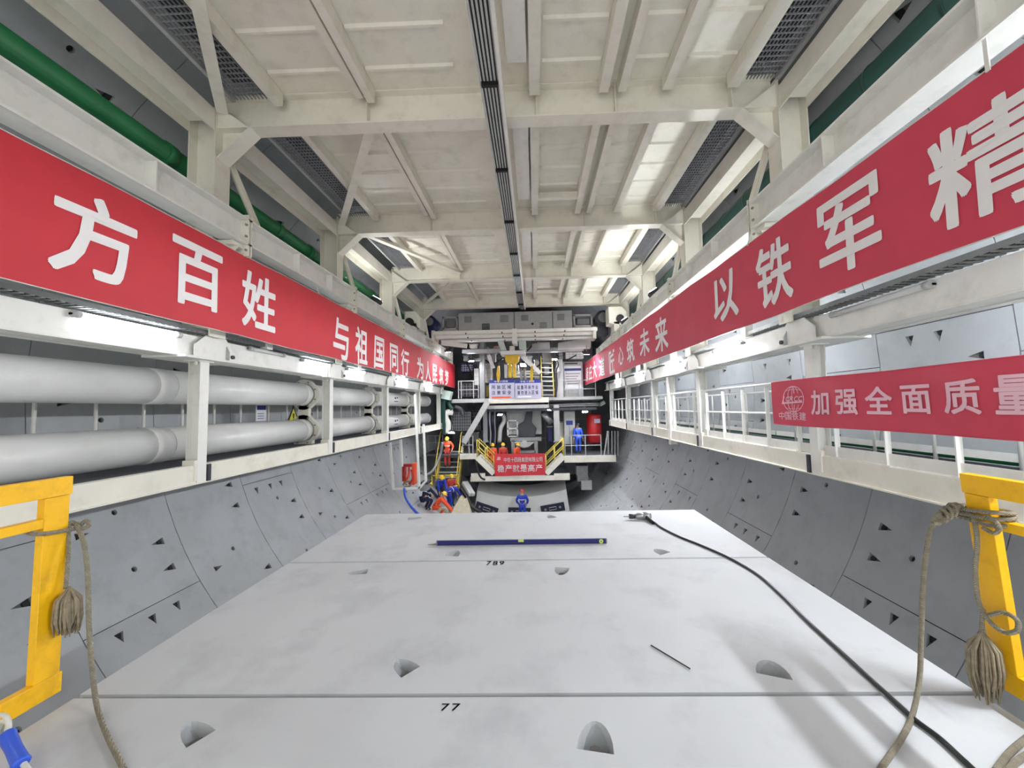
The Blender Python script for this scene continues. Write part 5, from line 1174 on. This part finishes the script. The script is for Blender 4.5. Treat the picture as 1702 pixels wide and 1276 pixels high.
def person(label, base, face, hel, top, leg, thigh=0, shank=0, lean=0, wl=None, wr=None, headpitch=0, stripe=False, group='workers in helmets', face_on=False, split=.1):
    """base: ground point; face: degrees, 0 looks down the tunnel; lean: torso forward; thigh, shank: forward angles"""
    r = thing('person', label, 'person', base, group)
    f = math.radians(face); R_ = Matrix.Rotation(-f, 3, 'Z')
    a, b, t = math.radians(thigh), math.radians(shank), math.radians(lean)
    ky, kz = .43 * math.sin(b), .09 + .43 * math.cos(b); py, pz = ky - .45 * math.sin(a), kz + .45 * math.cos(a)
    P = V(0, py, pz); T = V(0, math.sin(t), math.cos(t)); F = V(0, math.cos(t), -math.sin(t))
    ch = P + T * .40; nk = P + T * .54; hp = math.radians(lean * .6 + headpitch); H = V(0, math.sin(hp), math.cos(hp)); HF = V(0, math.cos(hp), -math.sin(hp))
    hd = nk + H * .12; cr = nk + H * .2
    n = {'pelvis': (P, .13), 'waist': (P + T * .18, .12), 'chest': (ch, .145), 'neck': (nk, .055), 'head': (hd, .082), 'crown': (cr, .075), 'nose': (hd + HF * .105, .014), 'chin': (hd + HF * .06 - H * .07, .04)}
    e = [('pelvis', 'waist'), ('waist', 'chest'), ('chest', 'neck'), ('neck', 'head'), ('head', 'crown'), ('head', 'nose'), ('head', 'chin')]
    for s, S, wr_ in ((-1, 'l', wl), (1, 'r', wr)):
        sh = ch + T * .06 + V(s * .19, 0, 0); w_ = V(*wr_) if wr_ else V(s * .27, py + .06, pz - .08)
        mid = (sh + w_) / 2; dd = (w_ - sh); L = dd.length; hgt = math.sqrt(max(.0, .27 ** 2 - (L / 2) ** 2)); L_ = V(s * .7, -.6, -.2); L_ = (L_ - dd.normalized() * L_.dot(dd.normalized())).normalized()
        el = mid + L_ * hgt
        n |= {'ear' + S: (hd + V(s * .085, 0, 0), .018), 'sh' + S: (sh, .068), 'el' + S: (el, .045), 'wr' + S: (w_, .032)}
        d = (w_ - el).normalized(); pal = w_ + d * .075; n['palm' + S] = (pal, .034); sd = d.orthogonal().normalized() if abs(d.x) > .9 else d.cross(V(1, 0, 0)).normalized()
        e += [('head', 'ear' + S), ('chest', 'sh' + S), ('sh' + S, 'el' + S), ('el' + S, 'wr' + S), ('wr' + S, 'palm' + S)]
        for i, (q, ln) in enumerate(((-.03, .065), (-.01, .08), (.01, .075), (.028, .06))):
            n[f'f{i}{S}'] = (pal + d * .04 + sd * q, .009); n[f'g{i}{S}'] = (pal + d * (.04 + ln * .85) + sd * q * 1.15 + V(0, .012, -.01), .0085)
            e += [('palm' + S, f'f{i}{S}'), (f'f{i}{S}', f'g{i}{S}')]
        n['t' + S] = (w_ + d * .06 - sd * .06 + V(0, .02, 0), .010); e.append(('wr' + S, 't' + S))
        hip = P + V(s * .095, 0, -.05); kn = V(s * (split + .015), ky, kz); an = V(s * split, 0, .09); to = V(s * (split + .02), .16, .035)
        n |= {'hip' + S: (hip, .09), 'kn' + S: (kn, .06), 'an' + S: (an, .045), 'to' + S: (to, .035)}
        e += [('pelvis', 'hip' + S), ('hip' + S, 'kn' + S), ('kn' + S, 'an' + S), ('an' + S, 'to' + S)]
    W = {k: (R_ @ p, q) for k, (p, q) in n.items()}
    skin_mesh(W, e, 'pelvis', 'body', SKIN, r, base)
    def sub(keys, grow, nm, mt, root):
        nn = {k: (W[k][0], W[k][1] + grow) for k in keys}; ee = [(p, q) for p, q in e if p in nn and q in nn]
        return skin_mesh(nn, ee, root, nm, mt, r, base)
    W['wrl'] = (W['wrl'][0].lerp(W['ell'][0], .1), .038); W['wrr'] = (W['wrr'][0].lerp(W['elr'][0], .1), .038)
    sub(['pelvis', 'waist', 'chest', 'shl', 'ell', 'wrl', 'shr', 'elr', 'wrr'], .024, 'jacket', top, 'pelvis')
    sub(['pelvis', 'hipl', 'hipr', 'knl', 'knr', 'anl', 'anr'], .02, 'trousers', leg, 'pelvis')
    for S in 'lr': sub(['an' + S, 'to' + S], .018, 'boot', BOOT, 'an' + S)
    # helmet: dome, brim and front peak
    mb = MB(); hc = R_ @ (hd + H * .045); h_, hf = R_ @ H, R_ @ HF; hs = h_.cross(hf)
    q = len(mb.v); N = 16; rings = []
    for i in range(6):
        a_ = math.pi / 2 * i / 5; rings.append([hc + (hs * math.cos(k * math.tau / N) * .118 + hf * math.sin(k * math.tau / N) * .14) * math.cos(a_) + h_ * .125 * math.sin(a_) for k in range(N)])
    rings.insert(0, [hc - h_ * .006 + hs * math.cos(k * math.tau / N) * .135 + hf * math.sin(k * math.tau / N) * (.20 if math.sin(k * math.tau / N) > .5 else .16) for k in range(N)])
    mb.add([p for g in rings for p in g], [(i * N + k, i * N + (k + 1) % N, (i + 1) * N + (k + 1) % N, (i + 1) * N + k) for i in range(len(rings) - 1) for k in range(N)], 0, True)
    mb.v = [tuple(Vector(p) + Vector(base)) for p in mb.v]; mb.build('helmet', hel, r, solid=.008)
    if face_on:
        for s in (-1, 1):
            mb = MB(); mb.ball(R_ @ (hd + HF * .082 + V(s * .03, 0, 0) + H * .01) + Vector(base), .009, 8); mb.build('eye', INK, r)
        mb = MB(); mb.ball(R_ @ (hd + HF * .09 - H * .045) + Vector(base), (.022, .008, .006), 8); mb.build('mouth', REDP, r)
    if stripe:
        mb = MB(); c0 = R_ @ (P + T * .28); ax, ay = R_ @ V(1, 0, 0), R_ @ F
        mb.tube([Vector(base) + c0 + ax * math.cos(k * math.tau / 20) * .175 + ay * math.sin(k * math.tau / 20) * .165 for k in range(20)], .022, 6, closed=True); mb.build('reflective_band', REFLEX, r)
    return r
def lining_z(x): return TCZ - math.sqrt(TR ** 2 - (x - TCX) ** 2) + .02
def ground(px, Y, py=800): x = at(px, py, Y=Y).x; return (x, Y, lining_z(x))
x = at(868, 830, Y=21.4).x
person('worker in a blue suit and red helmet, hands on hips, before the fresh ring segment', (x, 21.4, -4.5), 4, HELR, CLBLUE, CLBLUE, 4, 2, 2, (-.24, .1, .98), (.24, .1, .98), 8, True)
g = ground(733, 19.2, 830); person('worker in an orange suit crouching and reaching to the right', (g[0] - .12, 19.2, g[2]), 80, HELY, ORANGE, ORANGE, 62, 34, 40, (-.2, .66, .35), (.2, .72, .33), 10)
g = ground(709, 19.0, 830); person('worker in a navy suit with pale reflective bands, squatting on the far left', g, 35, HELY, CLNAVY, CLNAVY, 66, 36, 30, (-.25, .5, .5), (.25, .55, .5), 15, True)
g = ground(746, 20.6, 815); person('worker in a blue suit bent double, face hidden, in the middle of the group', (g[0], 20.6, g[2] + .12), 38, HELY, CLBLUE, CLBLUE, 20, 10, 68, (-.2, .75, .5), (.22, .75, .5), 35, True)
g = ground(732, 21.2, 800); person('worker with a yellow helmet and blue jacket leaning forward, upper left of the group', g, 150, HELY, CLBLUE, CLNAVY, 50, 30, 34, (-.2, .6, .6), (.22, .55, .6), 8, False, face_on=True)
g = ground(749.5, 21.6, 800); person('worker in a red jacket and yellow helmet standing behind the bent blue worker', g, 150, HELY, CLRED, CLNAVY, 4, 2, 8, None, None, 12)
a = at(744, 776, Y=22.6)
person('worker in a red-orange suit and yellow helmet coming down the tall left stair', (a.x, 22.55, a.z), 178, HELY, ORANGE, CLRED, 8, 4, 4, (-.3, .12, .98), (.3, .12, 1.0), 22, True, face_on=True)
for px, py, lab, col, fc in ((818.5, 734, 'worker in orange behind the left end of the small red banner', ORANGE, 170), (836, 731, 'worker in red-orange standing behind the small red banner, left of its middle', CLRED, 160), (858.5, 737, 'worker in orange bending behind the middle of the small red banner', ORANGE, 120)):
    c = at(px, py, Y=23.1); person(lab, (c.x, 23.1, zP - .02), fc, HELY, col, col, 10, 5, max(0, 10 + (zP + 1.72 - c.z) * 38), None, None, 5, False)
c = at(961, 735, Y=23.3); person('person in light blue suit and dark cap between the control cabinet and red tank', (c.x, 23.3, at(961, 757, Y=22.0).z - .02), 172, CLNAVY, BLUE, BLUE, 2, 1, 0, None, None, 0, False, face_on=True)
